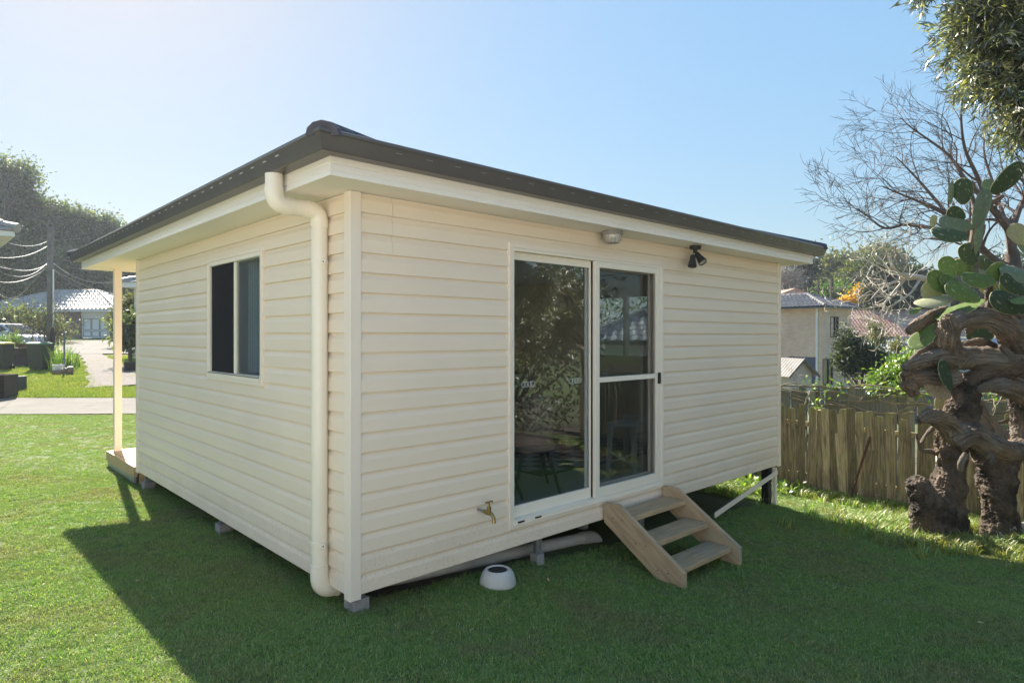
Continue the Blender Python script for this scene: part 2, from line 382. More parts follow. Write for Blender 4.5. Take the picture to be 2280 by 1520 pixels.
# wheel tracks of gravel, parallel to the house side
def strip(name, pts, wd, dz, material):
    pts = [Vector(p) for p in pts]; out = []
    mb = MB(); V = []
    for i, p in enumerate(pts):
        d = (pts[min(i+1,len(pts)-1)]-pts[max(i-1,0)]).normalized(); n = Vector((-d.y, d.x)); ww = wd[i] if hasattr(wd,'__len__') else wd
        for s in (-.5, -.25, 0, .25, .5):
            q = p+n*ww*s; V.append((q.x, q.y, ground(q.x, q.y)+dz))
    mb.add(V, [(i*5+k, (i+1)*5+k, (i+1)*5+k+1, i*5+k+1) for i in range(len(pts)-1) for k in range(4)])
    return tag(mb.build(name, material), kind='structure')
def lerp_pts(a, b, n): return [Vector(a).lerp(Vector(b), i/(n-1)) for i in range(n)]
strip('gravel_track', lerp_pts((-22.6,34.4),(-12.0,19.9),24), [1.0+.9*(i/23)**2+.15*math.sin(i*1.7) for i in range(24)], .05, M['gravel'])
strip('gravel_track', lerp_pts((-20.0,34.4),(-9.2,19.9),24), [.9+.2*math.sin(i*1.3) for i in range(24)], .05, M['gravel'])
sheet('driveway', [(-25.2,34),(-17.5,34),(-17.5,46.8),(-31,46.8)], .06, M['path'], .8)

# ---------------------------------------------------------------- grass
def tuft(name, n, rad, h, wd, material, lean=.35, seed=0, flat=0):
    rs = np.random.RandomState(seed)
    a = rs.rand(n)*2*np.pi; r = np.sqrt(rs.rand(n))*rad
    b = np.stack([r*np.cos(a), r*np.sin(a), np.zeros(n)-.004], 1)
    t = rs.rand(n)*2*np.pi; hh = h*(.55+.6*rs.rand(n)); le = lean*hh*(.2+rs.rand(n))
    side = np.stack([-np.sin(t), np.cos(t), 0*t], 1)*(wd*(.7+.6*rs.rand(n)))[:,None]/2
    mid = b + np.stack([np.cos(t)*le*.35, np.sin(t)*le*.35, hh*.6], 1)
    tip = b + np.stack([np.cos(t)*le*1.3, np.sin(t)*le*1.3, hh*(1-.3*rs.rand(n))], 1)
    V = np.concatenate([b-side, b+side, mid+side*.75, mid-side*.75, tip]); i = np.arange(n)
    V = np.stack([b-side, b+side, mid+side*.75, mid-side*.75, tip], 1).reshape(-1,3); o = i*5
    T = np.concatenate([np.stack([o,o+1,o+2],1), np.stack([o,o+2,o+3],1), np.stack([o+3,o+2,o+4],1)])
    return bpy.data.objects.new(name, npmesh(name, V, T, material))
def scatter_gn(name, P, tufts, smin, smax, tilt=.25):
    me = bpy.data.meshes.new(name); me.vertices.add(len(P)); me.vertices.foreach_set('co', P.astype(np.float32).ravel()); me.update()
    o = link(name, me)
    g = bpy.data.node_groups.new(name+'_nodes', 'GeometryNodeTree')
    g.interface.new_socket('Geometry', in_out='INPUT', socket_type='NodeSocketGeometry'); g.interface.new_socket('Geometry', in_out='OUTPUT', socket_type='NodeSocketGeometry')
    gi = g.nodes.new('NodeGroupInput'); go = g.nodes.new('NodeGroupOutput')
    jn = g.nodes.new('GeometryNodeJoinGeometry')
    for tf in reversed(tufts):
        oi = g.nodes.new('GeometryNodeObjectInfo'); oi.inputs['Object'].default_value = tf; oi.inputs['As Instance'].default_value = True
        g.links.new(oi.outputs['Geometry'], jn.inputs[0])
    ip = g.nodes.new('GeometryNodeInstanceOnPoints'); ip.inputs['Pick Instance'].default_value = True
    rv = g.nodes.new('FunctionNodeRandomValue'); rv.data_type = 'FLOAT_VECTOR'
    rv.inputs[0].default_value = (-tilt,-tilt,0); rv.inputs[1].default_value = (tilt,tilt,6.283)
    rs = g.nodes.new('FunctionNodeRandomValue'); rs.data_type = 'FLOAT'; rs.inputs[2].default_value = smin; rs.inputs[3].default_value = smax; rs.inputs['Seed'].default_value = 5
    g.links.new(gi.outputs[0], ip.inputs['Points']); g.links.new(jn.outputs[0], ip.inputs['Instance'])
    g.links.new(rv.outputs[0], ip.inputs['Rotation']); g.links.new(rs.outputs[1], ip.inputs['Scale'])
    g.links.new(ip.outputs[0], go.inputs[0])
    md = o.modifiers.new('grass', 'NODES'); md.node_group = g
    return tag(o, kind='stuff')
def frustum_pts(n, y0, y1, margin=.35, rs=None):
    "random ground points inside (a little more than) the view"
    rs = rs or np.random.RandomState(3)
    y = np.sqrt(rs.rand(n)*((y1+margin)**2-(y0)**2)+y0**2); x = (rs.rand(n)*2-1)*(.92*y+.3+margin)
    return x, y
def in_lawn(x, y):
    ok = (y < PATH0-.02) | (x > -2)
    ok &= (y < PATH0-.02)
    ok &= (y > 1.2) & ~((x > 6.25) & (y < 7.3))
    ok &= ((x-FA.x)*FN.x+(y-FA.y)*FN.y) < -.05
    lx = (x-HC.x)*math.cos(HA)+(y-HC.y)*math.sin(HA); ly = -(x-HC.x)*math.sin(HA)+(y-HC.y)*math.cos(HA)
    ok &= ~((lx > .18) & (lx < HX-.1) & (ly > .12) & (ly < HY+1.4))
    return ok, lx, ly
M['grass'] = leafmat('grass_blades', (.195,.345,.070), (.255,.375,.095), .45, .9, .06, .34, c3=(.36,.33,.16), patch=((.30,.27,.12),1.3,.47,.72))
M['grass_yard'] = leafmat('yard_grass_blades', (.22,.33,.05), (.32,.37,.08), .4, .7, .04, .3, c3=(.36,.30,.14))
tfs = [tuft('turf_%s' % k, 46, .055, .021, .0036, M['grass'], 1.0, 10+i) for i, k in enumerate('abcd')]
rs = np.random.RandomState(11)
xs, ys = [], []
for y0, y1, dens in ((2.0,5.0,1150),(5.0,8.5,700),(8.5,14.3,330)):
    n = int(dens*.95*(y1*y1-y0*y0)); x, y = frustum_pts(n, y0, y1, 0, rs); xs.append(x); ys.append(y)
x = np.concatenate(xs); y = np.concatenate(ys)
ok, lx, ly = in_lawn(x, y); 
hid = (lx > .9) & (ly > .9) & (lx < HX-.6) & (ly < HY+1); ok &= ~hid
x, y = x[ok], y[ok]
P = np.stack([x, y, ground_np(x, y)], 1)
scatter_gn('lawn_grass', P, tfs, .55, 1.3)
# yard grass beyond the path
tf2 = [tuft('yard_turf_%s' % k, 26, .13, .06, .011, M['grass_yard'], .9, 30+i) for i, k in enumerate('ab')]
n = 36000; y = 17.4+rs.rand(n)**1.2*16; x = -(.805*y)+rs.rand(n)*(.34*y)
keep = np.sin(x*1.1+np.sin(y*.8)*2)+np.sin(y*1.7+x*.4)+rs.rand(n)*2.2 > .15
trk = np.abs((x+22.6)*(-14.5)-(y-34.4)*10.6)/17.96; trk2 = np.abs((x+20.0)*(-14.5)-(y-34.4)*10.8)/18.08
keep &= ((trk > .62) & (trk2 > .5)) | (y < 19.9)
x, y = x[keep], y[keep]
scatter_gn('yard_grass_blades', np.stack([x, y, ground_np(x, y)], 1), tf2, .6, 1.2)
# longer grass and weeds along fence, around the stump and beyond the house end
tf3 = [tuft('weed_%s' % k, 22, .07, .13, .009, M['grass_yard'] if k == 'a' else M['grass'], .8, 50+i) for i, k in enumerate('abc')]
n = 2600; s = rs.rand(n)*8.9; off = -np.abs(rs.randn(n))*.28-.04
x1 = FA.x+FD.x*s+FN.x*off; y1 = FA.y+FD.y*s+FN.y*off
n2 = 1500; a = rs.rand(n2)*6.28; rr = .35+np.abs(rs.randn(n2))*.35
x2 = 5.2+np.cos(a)*rr*1.5; y2 = 7.25+np.sin(a)*rr*.9
n3 = 2600; lx3 = HX-.3+rs.rand(n3)*2.0; ly3 = .5+rs.rand(n3)*4.5
p3 = np.array([hw(i, j)[:2] for i, j in zip(lx3, ly3)])
x = np.concatenate([x1, x2, p3[:,0]]); y = np.concatenate([y1, y2, p3[:,1]])
ok = ((x-FA.x)*FN.x+(y-FA.y)*FN.y) < -.03
x, y = x[ok], y[ok]
scatter_gn('tall_weeds', np.stack([x, y, ground_np(x, y)], 1), tf3, .4, 1.25)
# ================================================================ THE GRANNY FLAT
house = empty('granny_flat', HM @ Vector((0,0,-1.64)), HA, 'cream weatherboard granny flat with dark gutter standing on short piers in the lawn', 'house')
ZT, ZB, CR = .908, -1.64, .1274
DOOR = (1.33, 3.42, -1.50, .712)      # x0,x1,z0,z1 outer trim
WIN = (1.333, 2.604, -.40, .690)      # y0,y1,z0,z1
RWIN = (1.55, 3.15, -.35, .62)        # window in the far right wall (local y)
def H(): return MB(HM.copy())
# cladding profile (height in course, how far proud)
PROF = [(0.0,.004),(0.0,.019),(.004,.021),(.080,.017),(.088,.014),(.108,.005),(.118,.003),(CR-.0005,.003)]
def board(face, spans):
    "face: 'front' (x runs, outwards -y) or 'left' (y runs, outwards -x); spans: (a,b,clip z0,clip z1,course z)"
    mb = H()
    for a, b, c0, c1, z in spans:
        pr = [(z+h, o) for h, o in PROF]
        def oat(zz):
            for (h0,o0),(h1,o1) in zip(pr[1:], pr[2:]):
                if h0 <= zz <= h1: return o0+(o1-o0)*((zz-h0)/(h1-h0) if h1 > h0 else 0)
            return pr[-1][1]
        q = [(zz, oo) for zz, oo in pr if c0-1e-6 <= zz <= c1+1e-6]
        if c0 > z+1e-5: q = [(c0, 0.0), (c0, oat(c0))] + [p for p in q if p[0] > c0]
        if c1 < z+CR-1e-3: q = q + [(c1, oat(c1)), (c1, .0)]
        else: q = q+[(c1-.0005, 0.0)]
        if len(q) < 3: continue
        if face == 'front': A = [(a, -o, zz) for zz, o in q]; B = [(b, -o, zz) for zz, o in q]
        else: A = [(-o, a, zz) for zz, o in q]; B = [(-o, b, zz) for zz, o in q]
        n = len(q)
        fs = [(i, n+i, n+i+1, i+1) if face == 'front' else (i, i+1, n+i+1, n+i) for i in range(n-1)]
        fs += [tuple(range(n))[::-1] if face != 'front' else tuple(range(n)), tuple(range(n, 2*n)) if face != 'front' else tuple(range(n, 2*n))[::-1]]
        mb.add(A+B, fs)
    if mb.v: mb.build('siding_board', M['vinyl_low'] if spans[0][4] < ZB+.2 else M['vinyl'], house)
def clad(face, a0, a1, hole):
    for k in range(20):
        z = ZB + k*CR; z1 = min(z+CR, ZT-.004); z0 = z
        if face == 'front' and k in (17,18,19): board(face, [(a0, .2895, z0, z1, z)]); a0_ = .2915
        else: a0_ = a0
        h0, h1, hz0, hz1 = hole
        if z1 <= hz0 or z0 >= hz1: board(face, [(a0_, a1, z0, z1, z)]); continue
        if z0 >= hz0 and z1 <= hz1:
            board(face, [(a0_, h0, z0, z1, z)]); board(face, [(h1, a1, z0, z1, z)]); continue
        sp = [(a0_, h0, z0, z1, z), (h1, a1, z0, z1, z)]
        if z0 < hz0: sp.append((h0, h1, z0, hz0, z))
        if z1 > hz1: sp.append((h0, h1, hz1, z1, z))
        board(face, sp)
clad('front', .046, HX-.045, (DOOR[0]+.004, DOOR[1]-.004, DOOR[2]+.004, DOOR[3]-.004))
clad('left', .046, HY-.07, (WIN[0]+.004, WIN[1]-.004, WIN[2]+.004, WIN[3]-.004))
# corner trims (angles standing proud of the boards)
t = .024
H().prism([(-t,.055,0),(-t,-t,0),(.055,-t,0),(.055,.0,0),(0,0,0),(0,.055,0)], (0,0,ZB-.03), (0,0,ZT-.002)).build('corner_trim', M['trim'], house, bevel=.004)
H().prism([(HX-.05,-t,0),(HX+t,-t,0),(HX+t,.05,0),(HX,.05,0),(HX,0,0),(HX-.05,0,0)], (0,0,ZB-.02), (0,0,ZT-.002)).build('corner_trim', M['trim'], house, bevel=.004)
H().prism([(-t,HY-.08,0),(0,HY-.08,0),(0,HY,0),(.06,HY,0),(.06,HY+t,0),(-t,HY+t,0)], (0,0,ZB-.02), (0,0,ZT-.002)).build('corner_trim', M['trim'], house, bevel=.004)
# small gaps behind the courses beside the openings are closed by the wall itself
def wallbox(name, axis, c0, c1, a0, a1, z0, z1, hole, m):
    mb = H()
    def bx(p0, p1, q0, q1):
        if p1-p0 < .002 or q1-q0 < .002: return
        if axis == 'y': mb.box(p0, p1, c0, c1, q0, q1)
        else: mb.box(c0, c1, p0, p1, q0, q1)
    if hole:
        h0, h1, k0, k1 = hole; bx(a0, h0, z0, z1); bx(h1, a1, z0, z1); bx(h0, h1, z0, k0); bx(h0, h1, k1, z1)
    else: bx(a0, a1, z0, z1)
    return mb.build(name, m, house)
DO = (DOOR[0]+.035, DOOR[1]-.035, DOOR[2]+.035, DOOR[3]-.035)
WO = (WIN[0]+.03, WIN[1]-.03, WIN[2]+.03, WIN[3]-.03)
wallbox('wall', 'y', .001, .10, 0.001, HX-.001, ZB+.03, ZT-.002, DO, M['wall_in'])
wallbox('wall', 'x', .0012, .10, .102, HY-.102, ZB+.03, ZT-.002, WO, M['wall_in'])
wallbox('wall', 'x', HX-.10, HX-.0005, .102, HY-.102, ZB+.03, ZT-.002, RWIN, M['vinyl'])
BD = (2.2, 4.0, -1.5, .6)
wallbox('wall', 'y', HY-.10, HY, .0, HX, ZB+.03, ZT-.002, BD, M['vinyl'])
H().box(.102, HX-.102, .102, HY-.102, ZB+.03, ZB+.10).build('floor', M['floor_in'], house)
H().box(.0, HX, .0, HY, ZB+.002, ZB+.028).build('floor_frame', M['steel'], house)
H().box(.102, HX-.102, .102, HY-.102, ZT-.03, ZT-.004).build('ceiling', M['white'], house)
for yy in (.35, 1.8, 3.3, 4.8):
    H().box(.15, HX-.15, yy-.04, yy+.04, ZB-.10, ZB).build('bearer', M['steel_black'], house)
# roof edge rings: rectangle with offset
YR = 6.52                       # porch end of the roof before the overhang
def ring(name, prof, m, closed=True, bevel=0):
    "prof: (offset outwards, z) swept round the roof rectangle with mitred corners"
    mb = H(); n = len(prof); V = []
    for cx, cy, sx, sy in ((0,0,-1,-1),(HX,0,1,-1),(HX,YR,1,1),(0,YR,-1,1)):
        V += [(cx+sx*o, cy+sy*o, z) for o, z in prof]
    fs = []
    for c in range(4):
        d = (c+1)%4
        for i in range(n if closed else n-1):
            j = (i+1)%n; fs.append((c*n+i, d*n+i, d*n+j, c*n+j))
    mb.add(V, fs); return mb.build(name, m, house, bevel=bevel)
ring('soffit', [(-.11,.914),(-.11,.908),(.29,.908),(.29,.914)], M['soffit'])
ring('fascia', [(.288,.902),(.304,.902),(.306,.906),(.306,.928),(.300,.932),(.300,.937),(.305,.941),(.305,.968),(.300,.971),(.300,.975),(.305,.979),(.305,1.012),(.29,1.03),(.288,1.03)], M['fascia'])
ring('gutter', [(.307,1.009),(.325,1.006),(.398,1.006),(.405,1.012),(.412,1.034),(.414,1.040),(.432,1.088),(.440,1.095),(.440,1.112),(.430,1.118),(.424,1.112),(.428,1.094),(.400,1.018),(.330,1.016),(.312,1.06),(.307,1.06)], M['gutter'])
H().box(-.1, HX+.1, HY+.1, YR+.1, .914, .92).build('porch_ceiling', M['soffit'], house)
# pale insets in the gutter faces paint sky light showing through the slots
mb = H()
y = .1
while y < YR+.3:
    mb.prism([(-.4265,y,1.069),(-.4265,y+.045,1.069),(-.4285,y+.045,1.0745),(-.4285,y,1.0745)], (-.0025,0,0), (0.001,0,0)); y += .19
tag(mb.build('overflow_slots', M['slot_light'], house), kind='stuff')
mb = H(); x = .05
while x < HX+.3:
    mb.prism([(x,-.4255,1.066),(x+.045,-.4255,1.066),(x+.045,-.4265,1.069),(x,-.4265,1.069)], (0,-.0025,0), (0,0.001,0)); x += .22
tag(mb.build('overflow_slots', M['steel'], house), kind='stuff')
# roof: four pitched planes of wavy tiles
PT = math.tan(R(16.4)); RO = .40; RZ = 1.078
def tile_plane(mb, o, du, dv, w0, rows, runlen, rise, lcut, rcut, tw=.30, th=.022, wave=.02, per=6):
    """o: eave corner, du: unit along the eave, dv: horizontal unit up the slope; row i spans [lcut*s, w0-rcut*s] at run s"""
    du = Vector(du); dv = Vector(dv); up = Vector((0,0,1)); o = Vector(o)
    st = runlen/rows
    for i in range(rows):
        s0 = i*st; s1 = (i+1)*st+st*.08
        a0, b0 = lcut*s0, w0-rcut*s0; a1, b1 = lcut*min(s1,runlen), w0-rcut*min(s1,runlen)
        if b0-a0 < .05: break
        n = max(2, int((b0-a0)/tw*per)); V = []
        for k in range(n+1):
            u0 = a0+(b0-a0)*k/n; u1 = min(max(u0, a1), max(a1,b1))
            wv = lambda u: wave*(.5-.5*math.cos(2*math.pi*u/tw))**1.3
            p0 = o+du*u0+dv*s0; p1 = o+du*u1+dv*s1
            V += [p0+up*(s0*rise), p0+up*(s0*rise+th+wv(u0)), p1+up*(s1*rise+wv(u1)+.004)]
        mb.add(V, [f for k in range(n) for f in ((k*3,(k+1)*3,(k+1)*3+1,k*3+1),(k*3+1,(k+1)*3+1,(k+1)*3+2,k*3+2))])
LX, LY = HX+2*RO, YR+2*RO; HRUN = LY/2; XR = LX/2
run = min(HRUN, XR)
mb = H()
tile_plane(mb, (-RO,-RO,RZ), (1,0,0), (0,1,0), LX, 11, run, PT, 1, 1)
tile_plane(mb, (-RO,YR+RO,RZ), (0,-1,0), (1,0,0), LY, 11, run, PT, 1, 1)
tile_plane(mb, (HX+RO,-RO,RZ), (0,1,0), (-1,0,0), LY, 11, run, PT, 1, 1)
tile_plane(mb, (HX+RO,YR+RO,RZ), (-1,0,0), (0,-1,0), LX, 11, run, PT, 1, 1)
tag(mb.build('roof_tiles', M['tile'], house), kind='stuff')
# individual hip caps
def capmesh():
    mb = MB(); n = 7; V = []
    for x, r in ((0,.095),(.43,.078)):
        for k in range(n):
            a = math.pi*k/(n-1); V.append((x, math.cos(a)*r, math.sin(a)*r*.85))
        for k in range(n):
            a = math.pi*k/(n-1); V.append((x, math.cos(a)*(r-.015), math.sin(a)*(r*.85-.015)-.001))
    fs = [(k, n*2+k, n*2+k+1, k+1) for k in range(n-1)] + [(n+k, n+k+1, n*3+k+1, n*3+k) for k in range(n-1)]
    fs += [(k, k+1, n+k+1, n+k) for k in range(n-1)]
    mb.add(V, fs); me = mb.mesh('hip_cap'); me.materials.append(M['tile']); me.polygons.foreach_set('use_smooth', [True]*len(me.polygons)); return me
capm = capmesh()
nosem = MB().add([(-.02,math.cos(math.pi*k/6)*.094,math.sin(math.pi*k/6)*.08) for k in range(7)]+[(.05,math.cos(math.pi*k/6)*.094,math.sin(math.pi*k/6)*.08) for k in range(7)], [tuple(range(7))]+[(k,7+k,8+k,k+1) for k in range(6)]).mesh('hip_end'); nosem.materials.append(M['tile'])
for cx, cy, sx, sy in ((-RO,-RO,1,1),(HX+RO,-RO,-1,1),(-RO,YR+RO,1,-1),(HX+RO,YR+RO,-1,-1)):
    d = Vector((sx, sy, PT)); dn = d.normalized(); L0 = run*d.length
    k = 0
    while k*.40 < L0-.3:
        p = Vector((cx, cy, RZ+.005)) + dn*(k*.40+.02)
        x = dn; y_ = Vector((0,0,1)).cross(x).normalized(); z_ = x.cross(y_)
        Mt = Matrix((x, y_, z_)).transposed().to_4x4(); Mt.translation = p
        tilt = Matrix.Rotation(R(-2.2), 4, 'Y')
        link('hip_cap', capm, None, house, HM @ Mt @ tilt)
        if k == 0: link('hip_end', nosem, None, house, HM @ Mt @ tilt)
        k += 1
# --- sliding door
sdoor = H()
x0,x1,z0,z1 = DOOR; tw = .035
for a in ((x0,x0+tw,z0,z1),(x1-tw,x1,z0,z1),(x0+tw,x1-tw,z1-tw,z1),(x0+tw,x1-tw,z0,z0+tw)):
    sdoor.box(a[0],a[1],-.030,.0,a[2],a[3])
sdoor = sdoor.build('sliding_door', M['trim'], house, bevel=.004)
a0,a1,b0,b1 = x0+tw,x1-tw,z0+tw,z1-tw
mb = H()
mb.box(a0,a0+.022,-.024,.07,b0,b1).box(a1-.022,a1,-.024,.07,b0,b1).box(a0+.022,a1-.022,-.024,.07,b1-.022,b1)
mb.box(a0+.022,a1-.022,-.034,.07,b0,b0+.03).box(a0+.022,a1-.022,-.040,-.02,b0-.006,b0+.001)
mb.build('frame', M['frame'], sdoor, bevel=.002)
XM = 2.375
def leaf(nm, xa, xb, ya, yb, st, top, bot, rail=None):
    mb = H(); za, zb = b0+.031, b1-.023
    mb.box(xa,xa+st,ya,yb,za,zb).box(xb-st,xb,ya,yb,za,zb).box(xa+st,xb-st,ya,yb,zb-top,zb).box(xa+st,xb-st,ya,yb,za,za+bot)
    if rail: mb.box(xa+st,xb-st,ya,yb,rail,rail+.045)
    mb.build(nm, M['frame'], sdoor, bevel=.003); return za, zb
za, zb = leaf('fixed_sash', a0+.023, XM+.03, .028, .060, .045, .06, .09)
H().box(a0+.07, XM-.016, .042, .047, za+.09, zb-.06).build('glass_pane', M['glass'], sdoor)
H().box(XM-.007, XM-.002, .012, .027, b0+.035, b1-.026).build('black_seal', M['black'], sdoor)
leaf('inner_sash', XM-.02, a1-.03, .0665, .094, .045, .06, .09)
H().box(XM+.026, a1-.076, .078, .083, za+.09, zb-.06).build('glass_pane', M['glass2'], sdoor)
leaf('screen_frame', XM, a1-.024, -.022, .022, .055, .055, .085, rail=-.42)
H().box(XM+.056, a1-.08, -.001, .0005, za+.086, -.421).build('fly_screen', M['screen'], sdoor)
H().box(XM+.056, a1-.08, -.001, .0005, -.374, zb-.056).build('fly_screen', M['screen'], sdoor)
H().box(a1-.066, a1-.034, -.046, -.023, -.475, -.365).build('handle', M['black'], sdoor, bevel=.008)
for xx in (a0+.05, a0+.24): H().box(xx, xx+.07, -.0385, -.0345, b0+.006, b0+.018).build('weep_cover', M['black'], sdoor)
# rings sticker on the glass
def rings(cx, cz, r, y):
    mb = H()
    for k in range(4):
        c = cx+(k-1.5)*r*1.42; n = 28; V = []
        for i in range(n):
            a = 2*math.pi*i/n
            for rr in (r, r*.88): V += [(c+math.cos(a)*rr, y, cz+math.sin(a)*rr), (c+math.cos(a)*rr, y-.0008-.0001*k, cz+math.sin(a)*rr)]
        fs = []
        for i in range(n):
            j = (i+1)%n
            fs += [(i*4+1,j*4+1,j*4+3,i*4+3),(i*4,i*4+2,j*4+2,j*4),(i*4,j*4,j*4+1,i*4+1),(i*4+2,i*4+3,j*4+3,j*4+2)]
        mb.add(V, fs)
    return mb
rings(1.60, -.395, .024, .0415).build('ring_sticker', M['sticker'], sdoor)
rings(2.17, -.395, .024, .0415).build('ring_sticker', M['sticker'], sdoor)
rings(2.62, -.36, .02, .0775).build('ring_sticker', M['sticker'], sdoor)
# blind rod hanging inside the fixed pane
H().tube([(a0+.085,.075,b1-.08),(a0+.085,.075,-.36)], .006, 8).build('blind_rod', M['white'], sdoor)
# --- bedroom window on the side
y0,y1,z0,z1 = WIN; tw = .03
mb = H()
for a in ((y0,y0+tw,z0,z1),(y1-tw,y1,z0,z1),(y0+tw,y1-tw,z1-tw,z1),(y0+tw,y1-tw,z0,z0+tw)):
    mb.box(-.032,.0,a[0],a[1],a[2],a[3])
win = mb.build('window', M['trim'], house, bevel=.004)
a0,a1,b0,b1 = y0+tw,y1-tw,z0+tw,z1-tw
mb = H(); ym = (a0+a1)/2
mb.box(-.026,.06,a0,a0+.03,b0,b1).box(-.026,.06,a1-.03,a1,b0,b1).box(-.026,.06,a0+.03,a1-.03,b1-.035,b1).box(-.036,.06,a0+.03,a1-.03,b0,b0+.042)
mb.box(-.012,.012,ym-.014,ym+.014,b0+.043,b1-.036)
mb.build('frame', M['frame'], win, bevel=.003)
H().box(-.0375,-.0365,a0+.01,a1-.01,b0+.030,b0+.037).build('drain_slot', M['black'], win)
H().box(.004,.008,a0+.031,ym-.015,b0+.043,b1-.036).build('glass_pane', M['glass2'], win)
H().box(.022,.026,ym+.015,a1-.031,b0+.043,b1-.036).build('glass_pane', M['glass2'], win)
H().box(-.006,-.004,ym+.015,a1-.031,b0+.043,b1-.036).build('fly_screen', M['screen_dark'], win)
M['slat'] = mat('blind_slat', (.42,.42,.43), rough=.7)
for i in range(11): H().box(.10,.104,a0+.05+i*.05,a0+.089+i*.05,b0+.05,b1-.04).build('blind_slat', M['slat'], win)
# window in the far wall, seen through the door
y0,y1,z0,z1 = RWIN; mb = H()
for a in ((y0,y0+.04,z0,z1),(y1-.04,y1,z0,z1),(y0+.04,y1-.04,z1-.04,z1),(y0+.04,y1-.04,z0,z0+.04),((y0+y1)/2-.02,(y0+y1)/2+.02,z0+.04,z1-.04)):
    mb.box(HX-.09,HX+.02,a[0],a[1],a[2],a[3])
rw = mb.build('window', M['frame'], house)
H().box(HX-.02,HX-.016,y0+.04,y1-.04,z0+.04,z1-.04).build('glass_pane', M['glass'], rw)
x0,x1,z0,z1 = BD; mb = H()
for a in ((x0,x0+.05,z0,z1),(x1-.05,x1,z0,z1),(x0+.05,x1-.05,z1-.05,z1),(x0+.05,x1-.05,z0,z0+.05),((x0+x1)/2-.03,(x0+x1)/2+.03,z0+.05,z1-.05)):
    mb.box(a[0],a[1],HY-.09,HY+.02,a[2],a[3])
bd = mb.build('entry_door', M['frame'], house)
H().box(x0+.05,x1-.05,HY-.03,HY-.026,z0+.05,z1-.05).build('glass_pane', M['glass2'], bd)
# --- downpipe
dp = H(); yp, rp = .30, .0525
dp.tube([(-.068,yp,.72),(-.068,yp,-1.60)], rp, 28)
for zz in (.42,-.02,-1.42): dp.tube([(-.068,yp,zz),(-.068,yp,zz-.004)], rp+.0015, 28)
dpo = dp.build('downpipe', M['pvc'], house, smooth=True)
def bend(a, c, b, n=8):
    a, b, c = Vector(a), Vector(b), Vector(c)
    return [(a*(1-t)**2+c*2*t*(1-t)+b*t*t) for t in [i/n for i in range(n+1)]]
zz = .815
H().tube([(-.372,yp,1.004),(-.372,yp,.90)], rp, 28).build('spout', M['pvc'], dpo, smooth=True)
H().tube([(-.372,yp,.925),(-.372,yp,.90)]+bend((-.372,yp,.90),(-.372,yp,zz),(-.285,yp,zz))+[(-.262,yp,zz)], rp+.005, 28).build('elbow', M['pvc'], dpo, smooth=True)
H().tube([(-.27,yp,zz),(-.17,yp,zz)], rp, 28).build('offset_pipe', M['pvc'], dpo, smooth=True)
H().tube([(-.178,yp,zz),(-.155,yp,zz)]+bend((-.155,yp,zz),(-.068,yp,zz),(-.068,yp,.73))+[(-.068,yp,.705)], rp+.005, 28).build('elbow', M['pvc'], dpo, smooth=True)
H().tube([(-.068,yp,-1.50),(-.068,yp,-1.575)]+bend((-.068,yp,-1.575),(-.068,yp,-1.675),(.03,yp,-1.675))+[(.06,yp,-1.675)], rp+.006, 28).build('elbow', M['pvc'], dpo, smooth=True)
H().tube([(.045,yp,-1.675),(.062,yp,-1.675)], rp+.012, 28).build('socket_ring', M['pvc'], dpo, smooth=True)
for zz in (.475, -1.36):
    mb = H(); mb.tube([(-.068,yp,zz+.012),(-.068,yp,zz-.012)], rp+.005, 28); mb.box(-.085,-.080,yp-.105,yp-.045,zz-.014,zz+.014)
    br = mb.build('bracket', M['pvc'], dpo); 
    H().tube([(-.0815,yp-.088,zz),(-.0865,yp-.088,zz)], .006, 10).build('bolt_hole', M['black'], dpo)
# --- porch: deck, post
yd0, yd1 = HY+.03, 6.66
deck = H().box(.02, HX-.05, yd0, yd1-.045, -1.84, -1.615).build('porch_deck', M['deck'], house)
yy = yd0+.005; bmesh_ = None
while yy < yd1-.05:
    H().box(.0, HX-.05, yy, yy+.085, -1.612, -1.590).build('deck_board', M['deck'], deck); yy += .091
H().box(-.005, HX-.05, yd1-.044, yd1, -1.80, -1.592).build('edge_board', M['deck'], deck)
H().box(-.045, .0, yd0, yd1-.002, -1.72, -1.595).build('edge_board', M['deck'], deck)
H().box(-.035, -.010, yd0+.02, yd1-.04, -1.80, -1.723).build('kick_board', M['steel'], deck)
H().box(.02,.11,6.49,6.58,-1.590,.908).build('porch_post', M['trim'], house, bevel=.004)
H().box(HX-.14,HX-.05,6.49,6.58,-1.590,.908).build('porch_post', M['trim'], house, bevel=.004)
# --- piers
def pier(x, y, g=None, block=.10, steel=True):
    g = gl(x, y) if g is None else g
    mb = H(); mb.box(x-block/2,x+block/2,y-block/2,y+block/2,g-.05,g+.085)
    p = mb.build('pier', M['concrete'], house, bevel=.006)
    mb = H(); mb.box(x-.035,x+.035,y-.004,y+.004,g+.085,ZB+.0).box(x-.035,x-.029,y-.02,y+.02,g+.085,ZB).box(x+.029,x+.035,y-.02,y+.02,g+.085,ZB).box(x-.045,x+.045,y-.03,y+.03,g+.086,g+.095)
    mb.tube([(x+.01,y-.012,(g+ZB)/2+.02),(x+.01,y-.004,(g+ZB)/2+.02)], .008, 6)
    mb.build('steel_stirrup', M['steel'], p)
for x, y in ((.07,.06),(1.725,.06),(.06,2.42),(.06,4.95),(3.6,.4),(3.6,2.4),(1.8,2.4),(1.8,4.9),(3.7,4.9),(5.9,4.9),(5.9,2.5)): pier(x, y, block=.12 if x < .1 else .085)
g = gl(5.86, .06)
H().box(5.79,5.88,.02,.11,g-.1,ZB).build('corner_post', M['steel_black'], house)
H().box(5.90,5.945,-.02,.02,g-.05,ZB-.03).build('brace', M['trim'], house)
